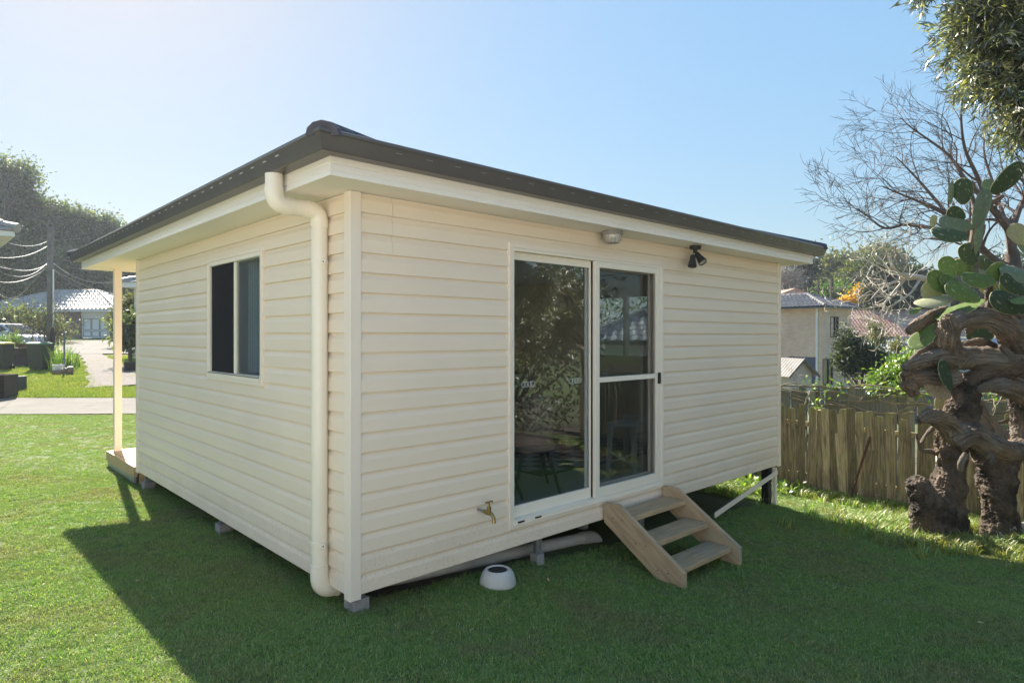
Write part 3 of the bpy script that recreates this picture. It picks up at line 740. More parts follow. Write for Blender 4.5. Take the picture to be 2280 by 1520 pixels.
H().bar((5.93,-.03,-1.72),(4.40,-.03,-1.97),.012,.055).build('brace', M['trim'], house)
# drain pipe along the ground under the door wall
mb = H(); mb.tube([(.06,.30,-1.675),(.6,.30,-1.75),(2.68,.34,-1.925)], .052, 20)
dr = mb.build('drain_pipe', M['pvc_grey'], house, smooth=True)
H().tube([(2.60,.34,-1.918)]+bend((2.66,.34,-1.925),(2.86,.34,-1.93),(2.86,.36,-2.10)), .060, 20).build('elbow', M['pvc_grey'], dr, smooth=True)
H().tube([(2.95,.62,-1.68),(2.95,.62,-1.95)], .055, 18).build('drain_pipe', M['pvc_grey'], house, smooth=True)

# ---------------------------------------------------------------- inside the room
def I(): return MB(HM.copy())
ZF = ZB+.10
mb = I(); rug_o = hw(4.2, 2.3, ZF+.0)
rug = empty('checked_rug', rug_o, HA, 'black and white checked rug on the floor behind the sliding door', 'rug')
I().box(3.0,5.65,1.25,3.2,ZF+.0005,ZF+.009).build('backing', M['black'], rug)
M['rugw'] = mat('rug_white', (.42,.42,.46), rough=.9); M['rugb'] = mat('rug_black', (.02,.02,.03), rough=.9)
sqw = MB().box(0,.2,0,.2,0,.004).mesh('square'); sqw.materials.append(M['rugw'])
for i in range(13):
    for j in range(9):
        if (i+j)%2: link('square', sqw, None, rug, HM @ Matrix.Translation((3.05+i*.2,1.3+j*.2,ZF+.0095)))
M['shell'] = mat('tan_chair_shell', (.45,.32,.22), (.40,.28,.19), 3, .55); M['dwood'] = mat('dark_chair_wood', (.045,.025,.02), rough=.5)
def tub_chair(x, y, rz, label):
    T = HM @ Matrix.Translation((x, y, ZF)) @ Matrix.Rotation(rz, 4, 'Z')
    ch = bpy.data.objects.new('dining_chair', None); COL.objects.link(ch); reg(ch, T)
    tag(ch, label, 'chair', 'dining chairs inside the room')
    mb = MB(T); n, m = 15, 9; V = []
    for i in range(n):
        a = math.pi*(-.12 + 1.24*i/(n-1)) + math.pi/2*0
        for j in range(m):
            t = j/(m-1); hgt = .24 + .22*math.sin(max(0,min(1,(i/(n-1))))*math.pi)
            r = .21+.05*t; cx, cy = math.cos(a)*r, math.sin(a)*r*1.0
            V.append((cx, cy, .44+t*hgt*1.15))
    mb.add(V, [(i*m+j,(i+1)*m+j,(i+1)*m+j+1,i*m+j+1) for i in range(n-1) for j in range(m-1)])
    sh = mb.build('shell', M['shell'], ch, smooth=True); so_ = sh.modifiers.new('solid', 'SOLIDIFY'); so_.thickness = .03
    MB(T).lathe([(0,.40),(.20,.40),(.235,.42),(.235,.46),(.20,.485),(0,.485)], 22).build('seat', M['shell'], ch, smooth=True)
    for sx in (-1,1):
        for sy in (-1,1):
            MB(T).tube([(sx*.12,sy*.12,.42),(sx*.23,sy*.22,.0)], [.022,.012], 10).build('leg', M['dwood'], ch, smooth=True)
tub_chair(2.50, .90, R(150), 'tan tub dining chair in full view behind the left door pane')
tub_chair(2.00, .96, R(165), 'tan tub dining chair cut off by the left edge of the door pane')
T = HM @ Matrix.Translation((3.47, .42, ZF)) @ Matrix.Rotation(R(8), 4, 'Z')
st = bpy.data.objects.new('stool', None); COL.objects.link(st); reg(st, T); tag(st, 'white kitchen stool with raised seat edge behind the screen door', 'stool')
mb = MB(T); mb.box(-.20,.20,-.17,.17,.60,.635); mb.box(.17,.20,-.17,.17,.635,.68); mb.build('seat', M['white'], st, bevel=.008)
for sx in (-1,1):
    for sy in (-1,1): MB(T).bar((sx*.165,sy*.135,.598),(sx*.19,sy*.155,0),.04,.04).build('leg', M['white'], st)
MB(T).bar((-.17,-.14,.57),(.17,-.14,.57),.02,.07).build('apron', M['white'], st)
MB(T).bar((-.17,.14,.57),(.17,.14,.57),.02,.07).build('apron', M['white'], st)
MB(T).bar((-.175,-.14,.22),(-.175,.14,.34),.02,.02).build('rung', M['white'], st)
MB(T).bar((-.172,-.14,.34),(-.172,.14,.22),.02,.02).build('rung', M['white'], st)
tb = empty('dining_table', hw(1.9, 2.2, ZF), HA, 'dark dining table deep inside the room behind the tan chairs', 'table')
I().box(1.3,2.5,1.8,2.6,ZF+.71,ZF+.745).build('table_top', M['dwood'], tb, bevel=.005)
for i in (1.36,2.44):
    for j in (1.86,2.54): I().box(i-.03,i+.03,j-.03,j+.03,ZF,ZF+.709).build('leg', M['dwood'], tb)
kb = empty('kitchen_bench', hw(4.6, HY-.4, ZF), HA, 'dark kitchen bench against the back wall of the room', 'bench unit')
I().box(4.2,HX-.11,HY-.72,HY-.11,ZF,ZF+.86).build('cupboard', M['wall_in'], kb); I().box(4.18,HX-.11,HY-.75,HY-.11,ZF+.861,ZF+.90).build('bench_top', M['dwood'], kb)
lamp = empty('pendant_lamp', hw(2.55, 1.55, .1), HA, 'small pale pendant shade hanging inside behind the left door pane', 'lamp')
I().lathe([(.012,.38),(.03,.37),(.045,.24),(.042,.24),(.028,.365)], 18, (2.15,1.2,-.02)).build('shade', M['white'], lamp, smooth=True)
I().tube([(2.15,1.2,.35),(2.15,1.2,ZT-.03)], .004, 6).build('cord', M['black'], lamp)

# ---------------------------------------------------------------- things at the house
# timber steps
steps = empty('timber_steps', hw(2.95,-.4,gl(2.95,-.4)), HA, 'three tread treated pine steps leading up to the sliding door', 'steps')
for sx, gx_ in ((2.465,2.487-.022),(3.375,3.375)):
    gz = gl(sx, -.75)
    pr = [(0,-1.482),(.16,-1.474),(.81,-1.900),(.81,gz-.02),(.60,gz-.02),(0,-1.655)]
    if gz < -2.15: pass
    H().prism([(sx,-b-.04,z) for b, z in pr], (0,0,0), (.044,0,0)).build('stringer', M['timber_side'], steps, bevel=.004)
for b0_, b1_, zt in ((.035,.262,-1.572),(.262,.505,-1.735),(.49,.735,-1.905)):
    H().box(2.511, 3.373, -b1_-.04, -b0_-.04, zt-.044, zt).build('tread', M['timber'], steps, bevel=.004)
for b_, z_ in ((.15,-1.60),(.39,-1.765),(.61,-1.935)):
    for db in (-.05,.05):
        H().tube([(2.4655,-b_-.04+db,z_),(2.4640,-b_-.04+db,z_)], .006, 8).build('screw', M['charcoal'], steps)
        for xx in (2.535,3.35): H().tube([(xx,-b_-.04+db*.9,z_+.030),(xx,-b_-.04+db*.9,z_+.0315)], .005, 8).build('screw', M['charcoal'], steps)
# solar cap
sp = (1.11,-.14); 
g = gl(*sp)
cap = empty('solar_ground_light', hw(sp[0], sp[1], g), HA, 'pale round dome light with dark mesh top standing on the grass by the corner', 'garden light')
T = HM @ Matrix.Translation((sp[0], sp[1], g))
M['dome'] = mat('dome_plastic', (.55,.53,.50), (.44,.42,.40), 5, .55)
MB(T).lathe([(.125,0),(.134,.012),(.132,.04),(.118,.085),(.098,.112),(.085,.119),(.075,.116),(.072,.108),(.0,.107)], 40).build('dome', M['dome'], cap, smooth=True)
M['solar'] = mat('solar_cell', (.03,.03,.05), (.05,.05,.075), 60, .3)
MB(T).lathe([(.0,.110),(.0715,.110),(.0715,.1075)], 32).build('mesh_top', M['solar'], cap)
mb = MB(T)
for k in range(-5,6):
    h = math.sqrt(max(0,.069**2-(k*.013)**2)); mb.box(k*.013-.0012,k*.013+.0012,-h,h,.1102,.112); mb.box(-h,h,k*.013-.0012,k*.013+.0012,.1103,.1122)
mb.build('wire_grid', M['charcoal'], cap)
# tap
tx, tz = 1.03, -1.285
tap = empty('garden_tap', hw(tx,-.02,tz), HA, 'brass garden tap sticking out of the cladding left of the door', 'tap')
H().tube([(tx,-.01,tz),(tx,-.085,tz)], .011, 12).build('pipe', M['steel'], tap, smooth=True)
H().tube([(tx,-.08,tz),(tx,-.10,tz),(tx,-.102,tz),(tx,-.125,tz),(tx,-.14,tz),(tx,-.165,tz-.006),(tx,-.182,tz-.022),(tx,-.187,tz-.045),(tx,-.187,tz-.062)], [.014,.014,.018,.018,.016,.014,.0135,.014,.0165], 14).build('body', M['brass'], tap, smooth=True)
H().tube([(tx,-.135,tz+.005),(tx,-.135,tz+.03),(tx,-.135,tz+.032),(tx,-.135,tz+.045),(tx,-.135,tz+.047),(tx,-.135,tz+.075)], [.015,.015,.017,.017,.008,.007], 12).build('spindle', M['brass'], tap, smooth=True)
H().tube([(tx-.032,-.135,tz+.078),(tx-.012,-.135,tz+.082),(tx,-.135,tz+.078),(tx+.012,-.135,tz+.082),(tx+.032,-.135,tz+.078)], [.008,.006,.007,.006,.008], 8).build('handle', M['brass'], tap, smooth=True)
# bulkhead light under the soffit
bx, by = 2.44, -.155
bl = empty('bulkhead_light', hw(bx,by,.80), HA, 'round ribbed glass bulkhead light fixed under the eave above the door', 'light')
M['ribglass'] = mat('ribbed_glass', (.55,.53,.46), (.35,.34,.30), 30, .15, spec=.8); M['lightgrey'] = mat('light_grey_metal', (.30,.29,.27), rough=.5)
ax = Matrix.Rotation(math.pi, 4, 'X')
H().lathe([(0,0),(.088,0),(.092,.006),(.092,.03),(.086,.036),(.0,.036)], 30, (bx,by,.907), ax).build('base', M['lightgrey'], bl, smooth=True)
H().lathe([(.078,.034),(.078,.05),(.070,.085),(.055,.103),(.0,.108)], 30, (bx,by,.907), ax).build('lens', M['ribglass'], bl, smooth=True)
for k in range(6):
    a = k*math.pi/6; mb = H()
    pts = [(bx+math.cos(a)*r*s, by+math.sin(a)*r*s, .907-z) for s, r, z in ((-1,.079,.045),(-1,.073,.085),(-1,.056,.106),(1,0,.111),(1,.056,.106),(1,.073,.085),(1,.079,.045))]
    mb.tube(pts, .0018, 6).build('rib', M['lightgrey'], bl)
# double spotlight
sx_, sy_ = 3.80, -.15
spt = empty('twin_spotlight', hw(sx_,sy_,.72), HA, 'dark grey security spotlight with swivel heads and sensor under the eave', 'light')
H().lathe([(0,0),(.056,0),(.058,.008),(.058,.028),(.05,.036),(0,.036)], 24, (sx_,sy_,.907), ax).build('base', M['charcoal'], spt, smooth=True)
H().tube([(sx_,sy_,.872),(sx_,sy_,.835)], .022, 12).build('stem', M['charcoal'], spt, smooth=True)
def head(p, d, nm, lens=True):
    d = Vector(d).normalized(); p = Vector(p)
    h = H().tube([p, p+d*.015, p+d*.05, p+d*.105, p+d*.125], [.018,.028,.030,.043,.045], 16).build(nm, M['charcoal'], spt, smooth=True)
    H().tube([p+d*.1255, p+d*.128], [.038,.034], 16).build('lamp_glass', M['ribglass'] if lens else M['black'], spt)
head((sx_+.03,sy_,.83), (.75,-.15,-.75), 'lamp_head'); head((sx_-.0,sy_-.01,.835), (.02,-.55,-.75), 'lamp_head'); head((sx_-.045,sy_,.81), (-.25,-.1,-.8), 'sensor_head', False)
# ================================================================ FENCES
M['paling'] = mat('weathered_paling', (.47,.37,.23), (.17,.125,.08), 3, .85, .5, 14, stretch=(14,14,1.2), c3=(.35,.36,.13), s3=1.6, lo3=.48, hi3=.66, rnd=.42, bdist=.004)
M['paling_grey'] = mat('grey_paling', (.26,.27,.22), (.17,.18,.14), 3, .85, .4, 14, stretch=(14,14,1.2), c3=(.12,.15,.06), s3=1.0, rnd=.15, bdist=.004)
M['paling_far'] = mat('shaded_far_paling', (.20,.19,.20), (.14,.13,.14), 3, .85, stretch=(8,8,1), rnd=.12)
def paling_mesh(name, h, w, m, seed):
    rs_ = random.Random(seed); mb = MB(); t = .014
    a = rs_.uniform(-.006,.006); c = .018
    P = [(-w/2,0,0),(w/2,0,0),(w/2+a*.4,0,h*.5),(w/2,0,h-c+a),(w/2-c,0,h+a),(-w/2+c,0,h-a),(-w/2,0,h-c-a),(-w/2+a*.4,0,h*.5)]
    mb.prism(P, (0,-t/2,0), (0,t/2,0)); me = mb.mesh(name); me.materials.append(m); return me
def fence(name, label, A, D, s0, s1, pitch, w, h, m, lean=0, top=None, rails=True, base=None, seed=1, side=-1, group=None):
    rs_ = random.Random(seed)
    A3 = Vector((A.x, A.y, 0)); D3 = Vector((D.x, D.y, 0)); rz = math.atan2(D.y, D.x)
    c = A3+D3*((s0+s1)/2); gz = ground(c.x, c.y) if base is None else base(0.5)
    root = empty(name, (c.x, c.y, gz), rz, label, 'fence', group)
    ms = [paling_mesh('paling', h*f, w, m, i) for i, f in enumerate((1, .985, 1.012, .995))]
    s = s0; k = 0
    while s < s1:
        p = A3+D3*s; z = (ground(p.x, p.y) if base is None else base((s-s0)/(s1-s0)))
        tl = rs_.gauss(0, lean); 
        Mx = Matrix.Translation((p.x, p.y, z-.03)) @ Matrix.Rotation(rz, 4, 'Z') @ Matrix.Rotation(rs_.gauss(0,.012), 4, 'X') @ Matrix.Rotation(tl, 4, 'Y') @ Matrix.Translation((0, rs_.uniform(-.005,.005), rs_.uniform(-.045,.03)))
        if not (name == 'paling_fence' and abs(k % 29 - 17) < 1): link('paling', rs_.choice(ms), None, root, Mx)
        s += pitch*rs_.uniform(.96,1.05) + (.05 if (lean and rs_.random() < .05) else 0); k += 1
    if rails:
        for zz in ((.28, h*.78) if rails is True else rails):
            n = 12; mb = MB(); nrm = Vector((-D.y, D.x, 0))*.035*side
            pts = [A3+D3*(s0+(s1-s0)*i/n) for i in range(n+1)]
            pts = [Vector((p.x, p.y, (ground(p.x,p.y) if base is None else base(i/n))+zz))+nrm for i, p in enumerate(pts)]
            for i in range(n): mb.bar(pts[i], pts[i+1], .035, .07)
            mb.build('rail', m, root)
    n = int((s1-s0)/2.4)+1
    for i in range(n+1):
        s_ = s0+(s1-s0)*i/n; p = A3+D3*s_+Vector((-D.y, D.x, 0))*.10*side
        z = (ground(p.x,p.y) if base is None else base(i/n))
        MB().box(p.x-.05,p.x+.05,p.y-.04,p.y+.04,z-.1,z+h*.96).build('post', m, root)
    return root
fn = 1 if Vector((-FD.y, FD.x)).dot(FN) > 0 else -1
pf = fence('paling_fence', 'mossy brown timber paling fence running behind the lawn and gnarled cactus trunk', FA, FD, -1.0, 9.0, .117, .108, 1.36, M['paling'], .025, side=fn, seed=4)
# slipped and leaning pieces on the fence
def fp(s, off, z): p = FA+FD*s+FN*off; return Vector((p.x, p.y, ground(p.x,p.y)+z))
for s_, ln in ((3.32,-.075),(3.62,.06)):
    p = fp(s_, -.045, -.04); Mx = Matrix.Translation(p) @ Matrix.Rotation(math.atan2(FD.y,FD.x),4,'Z') @ Matrix.Rotation(ln,4,'Y') @ Matrix.Rotation(-.05,4,'X')
    link('paling', paling_mesh('paling', 1.3, .105, M['paling'], 9), None, pf, Mx)
M['rust'] = mat('rusty_steel', (.17,.075,.045), (.09,.045,.03), 14, .8, .4, 60)
st_ = MB().tube([fp(3.42,-.30,-.03), fp(3.66,-.02,.98)], .017, 8).build('rusty_stake', M['rust'])
tag(st_, 'rusty brown steel stake leaning against the mossy paling fence', 'stake')
FN3 = Vector((FN.x, FN.y, 0))
FA2 = FA+FN*1.7
def base2(t): return E-2.62
gf = fence('tall_paling_fence', 'grey green paling fence with a vine on top behind the brown one', FA2, FD, -1.5, 10.5, .122, .116, 1.72, M['paling_grey'], .006, base=base2, side=-fn, seed=8, rails=(1.0,))
mb = MB(); a = FA2-FD*1.5-FN*.035; b = FA2+FD*10.5-FN*.035
mb.bar((a.x,a.y,E-2.62+1.0),(b.x,b.y,E-2.62+1.0),.035,.075); mb.build('rail', M['paling_grey'], gf)
mb = MB(); a = FA2-FD*1.5; b = FA2+FD*10.5
mb.bar((a.x,a.y,E-2.62+1.715),(b.x,b.y,E-2.62+1.715),.06,.03); mb.build('capping', M['paling_grey'], gf)
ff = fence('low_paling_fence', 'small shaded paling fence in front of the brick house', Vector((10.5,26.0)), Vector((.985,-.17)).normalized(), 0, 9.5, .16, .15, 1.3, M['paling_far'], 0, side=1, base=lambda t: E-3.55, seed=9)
# concrete edging and rocks at the fence foot
M['rock'] = mat('pale_rock', (.36,.34,.31), (.22,.20,.18), 6, .9, .6, 20)
def rock(p, r, label, m, seed):
    bm = bmesh.new(); bmesh.ops.create_icosphere(bm, subdivisions=3, radius=1)
    from mathutils import noise
    for v in bm.verts:
        n_ = noise.noise(v.co*1.6+Vector((seed*7.1,0,0))); v.co *= 1+.35*n_; v.co = Vector((v.co.x*r[0], v.co.y*r[1], v.co.z*r[2]))
    me = bpy.data.meshes.new('rock'); bm.to_mesh(me); bm.free(); me.polygons.foreach_set('use_smooth', [True]*len(me.polygons))
    o = link('rock', me, m, None, Matrix.Translation(p)); return tag(o, label, 'rock')
o = MB().bar(fp(3.95,-.32,.01), fp(5.25,-.36,.0), .09, .07).build('edging_strip', M['concrete'], bevel=.01); tag(o, 'pale concrete edging strip lying in the grass below the fence', 'edging')
p = fp(4.75,-.20,.05); rock(p, (.09,.07,.10), 'rounded grey stone leaning at the fence foot left of the trunk', M['rock'], 1)
p = at(2246,1178,7.2); p.z = ground(p.x,p.y)+.05; rock(p, (.13,.10,.14), 'brown rock standing right of the cactus trunk base', M['rock'], 2)
p = at(2275,1172,7.3); p.z = ground(p.x,p.y)+.07; rock(p, (.10,.09,.13), 'white rock at the right edge beside the brown rock', M['rock'], 3)
p = hw(-.0+.35,1.55,0); p.z = ground(p.x,p.y)+.05; rock(p, (.10,.09,.11), 'yellowish stone in the dark under the side wall', mat('yellow_stone', (.35,.26,.08)), 4)

# ================================================================ LEAVES AND TREES
def leaves(P, D, N_, Ln, Wd, bend=.12):
    "P base, D direction, N_ normal-ish (n,3); returns verts and tris for folded leaves"
    D = D/np.linalg.norm(D,axis=1,keepdims=True); S = np.cross(D, N_); S /= np.linalg.norm(S,axis=1,keepdims=True)+1e-9; U = np.cross(S, D)
    Ln = Ln[:,None]; Wd = Wd[:,None]
    V = np.stack([P, P+D*Ln*.45+S*Wd*.5+U*Wd*.15, P+D*Ln-U*Ln*bend, P+D*Ln*.45-S*Wd*.5+U*Wd*.15], 1).reshape(-1,3)
    o = np.arange(len(P))*4; return V, np.stack([o,o+1,o+2,o+3],1)
def runit(n, rs_):
    v = rs_.randn(n,3); return v/np.linalg.norm(v,axis=1,keepdims=True)
def crown(blobs, nclump, per, csize, lsize, asp, rs_, droop=.2, shell=.55, outward=.5, flat=1.0):
    "blobs: (x,y,z,rx,ry,rz)"
    B = np.array(blobs, float); vol = (B[:,3]*B[:,4]*B[:,5])**.67; pr = vol/vol.sum()
    bi = rs_.choice(len(B), nclump, p=pr); u = runit(nclump, rs_); r = shell+(1-shell)*rs_.rand(nclump)**.6
    C = B[bi,:3]+u*B[bi,3:]*r[:,None]
    sc = (.6+.8*rs_.rand(nclump))
    n = nclump*per; ci = np.repeat(np.arange(nclump), per)
    off = rs_.randn(n,3)*csize*sc[ci][:,None]*.5; off[:,2] *= flat
    P = C[ci]+off; D = runit(n, rs_)+u[ci]*outward+np.array([0,0,-droop]); Nn = runit(n, rs_)+np.array([0,0,.6])
    Ln = lsize*(.6+.8*rs_.rand(n)); V, Q = leaves(P, D, Nn, Ln, Ln*asp); return V, Q, C
def trunk_tree(mb, base, C, r0, n, rs_, h=.55, seg=7):
    "trunk and limbs reaching towards some clump centres"
    base = Vector(base); cz = C.mean(0); top = Vector(cz); fork = base.lerp(Vector((top.x, top.y, max(base.z+.3, C[:,2].min()))), h)
    mb.tube([base, base.lerp(fork,.5)+Vector((rs_.randn()*r0,rs_.randn()*r0,0)), fork], [r0*1.15,r0*.9,r0*.75], seg)
    for i in rs_.choice(len(C), min(n, len(C)), replace=False):
        c = Vector(C[i]); m_ = fork.lerp(c,.5)+Vector((rs_.randn(),rs_.randn(),rs_.randn()))*(c-fork).length*.08
        mb.tube([fork, m_, c], [r0*.45, r0*.25, r0*.06], 5, False)
M['bark'] = mat('grey_bark', (.13,.11,.09), (.07,.06,.05), 5, .9, .4, 20, 'World')
M['f_olive'] = leafmat('gum_foliage_olive', (.20,.21,.075), (.13,.155,.065), .35, .25, .06, .45, c3=(.20,.17,.07))
M['f_dark'] = leafmat('dark_foliage', (.045,.065,.032), (.07,.09,.042), .25, .3, .06, .45)
M['f_green'] = leafmat('fresh_green_foliage', (.09,.17,.04), (.13,.22,.05), .4, .4, .05, .35)
M['f_yellow'] = leafmat('yellow_foliage', (.65,.42,.02), (.55,.36,.03), .45, .4, .03, .25, trc=(1.2,1.1,.6))
M['f_lime'] = leafmat('lime_shrub_foliage', (.12,.22,.03), (.17,.28,.04), .42, .8, .09, .35, c3=(.35,.42,.10))
M['f_hill'] = leafmat('hill_foliage', (.085,.125,.055), (.13,.16,.075), .5, .08, .06, .5, c3=(.17,.17,.08))
def tree(name, label, cat, blobs, base, mat_, nc=300, per=14, cs=1.0, ls=.4, asp=.45, r0=.25, seed=0, group=None, nl=14, **kw):
    rs_ = np.random.RandomState(seed); V, Q, C = crown(blobs, nc, per, cs, ls, asp, rs_, **kw)
    base = Vector(base); root = empty(name, base, 0, label, cat, group)
    me = npmesh('crown', V-np.array(base[:]), Q, mat_); link('crown', me, None, root, Matrix.Translation(base))
    mb = MB(); trunk_tree(mb, base, C, r0, nl, rs_); mb.build('trunk', M['bark'], root, smooth=True)
    return root
def pb(px, py, Z, rpx, rpz, ry=None):
    "blob from a pixel centre, distance and pixel radii"
    c = at(px, py, Z); k = Z/F; return (c.x, c.y, c.z, rpx*k, (ry if ry else rpx*k), rpz*k)
def gbase(px, Z): x = (px-1140)/F*Z; return (x, Z, ground(x, Z)-.1)
G = 'trees on the skyline beyond the right hand houses'
tree('gum_tree', 'tall dark open gum with layered crowns just right of the eave', 'tree', [pb(1795,590,80,28,9),pb(1775,615,80,22,8),pb(1812,612,80,20,9),pb(1790,640,80,30,10),pb(1806,575,80,18,8),pb(1760,580,80,20,14)], gbase(1797,80), M['f_dark'], 150, 14, 1.1, .5, .4, .35, 1, G, shell=.2)
tree('bare_scrub_tree', 'pale leafless scrub tree above the brick house roof', 'tree', [pb(1752,620,75,24,26)], gbase(1752,75), mat('twig_pale', (.30,.26,.22)), 240, 10, 1.0, .8, .06, .2, 2, G, shell=.2)
tree('broad_gum_tree', 'broad olive gum tree with domed crown, tallest left of the white twigs', 'tree', [pb(1868,600,95,36,30),pb(1845,640,95,24,30),pb(1890,640,95,34,28),pb(1905,590,95,22,16),pb(1852,600,95,22,18),pb(1868,668,95,40,16)], gbase(1872,95), M['f_olive'], 420, 22, 1.5, .62, .5, .5, 3, G, shell=.5)
tree('yellow_green_gum', 'lighter olive gum with flat top in front of the domed one', 'tree', [pb(1915,615,85,32,14),pb(1905,640,85,34,20),pb(1940,625,85,22,20),pb(1900,670,85,34,12)], gbase(1915,85), leafmat('gum_foliage_yellow', (.17,.18,.04), (.11,.13,.045), .35, .3, .05, .4), 300, 20, 1.3, .55, .5, .4, 4, G, shell=.55)
tree('rounded_gum_tree', 'rounded dark gum crown standing highest behind the white twigs', 'tree', [pb(1965,575,100,30,22),pb(1985,600,100,30,34),pb(1950,590,100,26,20),pb(1960,640,100,40,26)], gbase(1970,100), M['f_olive'], 380, 22, 1.5, .62, .5, .5, 5, G, shell=.55)
tree('round_green_bush', 'bright green round bush beyond the grey roof', 'bush', [pb(1858,662,70,32,16),pb(1885,672,70,20,14)], gbase(1860,70), M['f_green'], 260, 22, .9, .45, .35, .2, 6, shell=.7)
tree('yellow_wattle', 'bright yellow flowering wattle between green bush and dark cypress', 'tree', [pb(1922,656,66,14,14),pb(1905,676,66,20,9),pb(1880,672,66,6,5),pb(1930,670,66,10,14),pb(1912,665,66,12,10)], gbase(1915,66), M['f_yellow'], 260, 24, .6, .32, .6, .15, 7, shell=.4)
for i, (px, py, rx, rz) in enumerate(((1950,645,14,52),(1985,650,22,48),(1965,660,20,40),(2040,640,18,42),(2062,660,22,30))):
    tree('cypress', ['narrow dark cypress right beside the yellow wattle','wide dark cypress behind the thick of white twigs','dark cypress low between the two taller ones','dark conifer above the red roof left of the cactus','short dark conifer half behind the cactus pads'][i], 'tree', [pb(px,py,62,rx,rz)], gbase(px,62), M['f_dark'], 200, 20, .8, .42, .4, .3, 20+i, 'dark cypresses behind the red roof', shell=.6, droop=-.3)
for i, (px, py, rx, rz) in enumerate(((2110,650,40,40),(2180,640,45,45),(2255,630,50,60),(2330,620,50,70))):
    tree('far_tree', ['dark tree seen in the gaps left in the cactus','dark tree seen behind the cactus centre','dark tree behind the bare tree trunk','dark tree at the right picture edge behind everything'][i], 'tree', [pb(px,py,75,rx,rz*.8)], gbase(px,75), M['f_dark'], 220, 16, 1.3, .6, .45, .3, 40+i, G, shell=.5)
# shrubs between fence and houses
tree('dark_shrub', 'big dark glossy shrub against the brick house wall', 'shrub', [pb(1905,795,26,38,36),pb(1885,760,26,16,22),pb(1930,790,26,24,20),pb(1950,808,26,26,22),pb(1975,810,26,20,26),pb(1890,800,26,24,34)], gbase(1915,26), leafmat('shrub_foliage', (.035,.055,.025), (.06,.08,.032), .35, .8, .04, .45, .6), 420, 26, .32, .13, .45, .08, 60, shell=.3)
tree('wispy_shrub', 'wispy olive shrub tips rising above the dark shrub', 'shrub', [pb(1950,735,27,10,16),pb(1955,755,27,16,14),pb(2000,770,25,14,14)], gbase(1952,27), M['f_olive'], 120, 16, .25, .12, .4, .05, 61, shell=.1)
tree('lime_shrub', 'bright lime leaved shrub spilling over the grey fence by the trunk', 'shrub', [pb(1990,842,14.5,30,22),pb(2012,824,14.5,26,20),pb(1962,852,14.5,18,12),pb(2010,860,14.3,40,28),pb(2042,802,14.5,20,18)], gbase(2000,14.5), M['f_lime'], 360, 24, .20, .085, .5, .05, 62, shell=.35)
# pale weeds between house and fence
# ---------------------------------------------------------------- bare trees
def grow(mb, p, d, L_, r, depth, rs_, curl=.25, seg=5, up=.0, split=3, shrink=.68, minr=.0035, path=None):
    n = 5; pts = [p.copy()]; rad = [r]; q = p.copy(); dd = d.normalized()
    for i in range(n):
        dd = (dd + Vector((rs_.gauss(0,curl),rs_.gauss(0,curl),rs_.gauss(0,curl)+up))*.6).normalized(); q = q+dd*L_/n; pts.append(q.copy()); rad.append(r*(1-.45*(i+1)/n))
    mb.tube(pts, rad, seg if r > .02 else 3, False)
    if depth <= 0: return
    for k in range(split):
        i = rs_.randint(1, n-1) if k else n
        b = pts[i]; t = (pts[min(i+1,n)]-pts[i-1]).normalized()
        a = Vector((rs_.gauss(0,1),rs_.gauss(0,1),rs_.gauss(0,1))); a = (a-t*a.dot(t)).normalized()
        nd = (t + a*rs_.uniform(.45,.95)*(1 if k else .5)).normalized()
        grow(mb, b, nd, L_*shrink*rs_.uniform(.8,1.15), max(minr, rad[i]*(.62 if k else .85)), depth-1, rs_, curl, seg, up, split, shrink, minr)
def limb(mb, pts, r0, r1, rs_, Z=None, kids=6, klen=1.6, depth=3, curl=.22, dz=0, split=3, minr=.0035, shrink=.68, bias=(0,0,0)):
    P = [at(*q) for q in pts]; n = len(P)
    # smooth
    S = []
    for i in range(n-1):
        p0 = P[max(i-1,0)]; p1 = P[i]; p2 = P[i+1]; p3 = P[min(i+2,n-1)]
        for t in (0,.25,.5,.75):
            S.append(.5*((2*p1)+(p2-p0)*t+(2*p0-5*p1+4*p2-p3)*t*t+(3*p1-p0-3*p2+p3)*t**3))
    S.append(P[-1]); m_ = len(S)
    rad = [r0+(r1-r0)*(i/(m_-1))**.8 for i in range(m_)]
    mb.tube(S, rad, 7, False)
    for k in range(kids):
        i = int(m_*(.25+.72*k/max(1,kids-1))); i = min(i, m_-1)
        t = (S[min(i+1,m_-1)]-S[i-1]).normalized(); a = Vector((rs_.gauss(0,1),rs_.gauss(0,.8),rs_.gauss(0,1))); a = (a-t*a.dot(t)).normalized()
        grow(mb, S[i], t*.8+a*.8+Vector(bias), klen*rs_.uniform(.7,1.2)*(1-.3*i/m_), max(minr,rad[i]*.55), depth, rs_, curl, split=split, minr=minr, shrink=shrink)
rr = random.Random(5)
M['bare'] = mat('bare_tree_bark', (.17,.125,.10), (.10,.075,.065), 6, .85, .3, 30, 'World')
M['white_twig'] = mat('pale_twig_bark', (.60,.55,.46), (.45,.40,.32), 5, .8, .2, 30, 'World')
ZT_ = 13.0
base = Vector(gbase(2262, ZT_)); root = empty('bare_tree', base, 0, 'large leafless tree spreading fine brown branches behind the cactus', 'tree')
mb = MB(); mb.tube([base, at(2262,900,ZT_), at(2258,720,ZT_), at(2256,600,ZT_), at(2254,560,ZT_)], [.26,.22,.19,.15,.12], 12); mb.build('trunk', M['bare'], root, smooth=True)
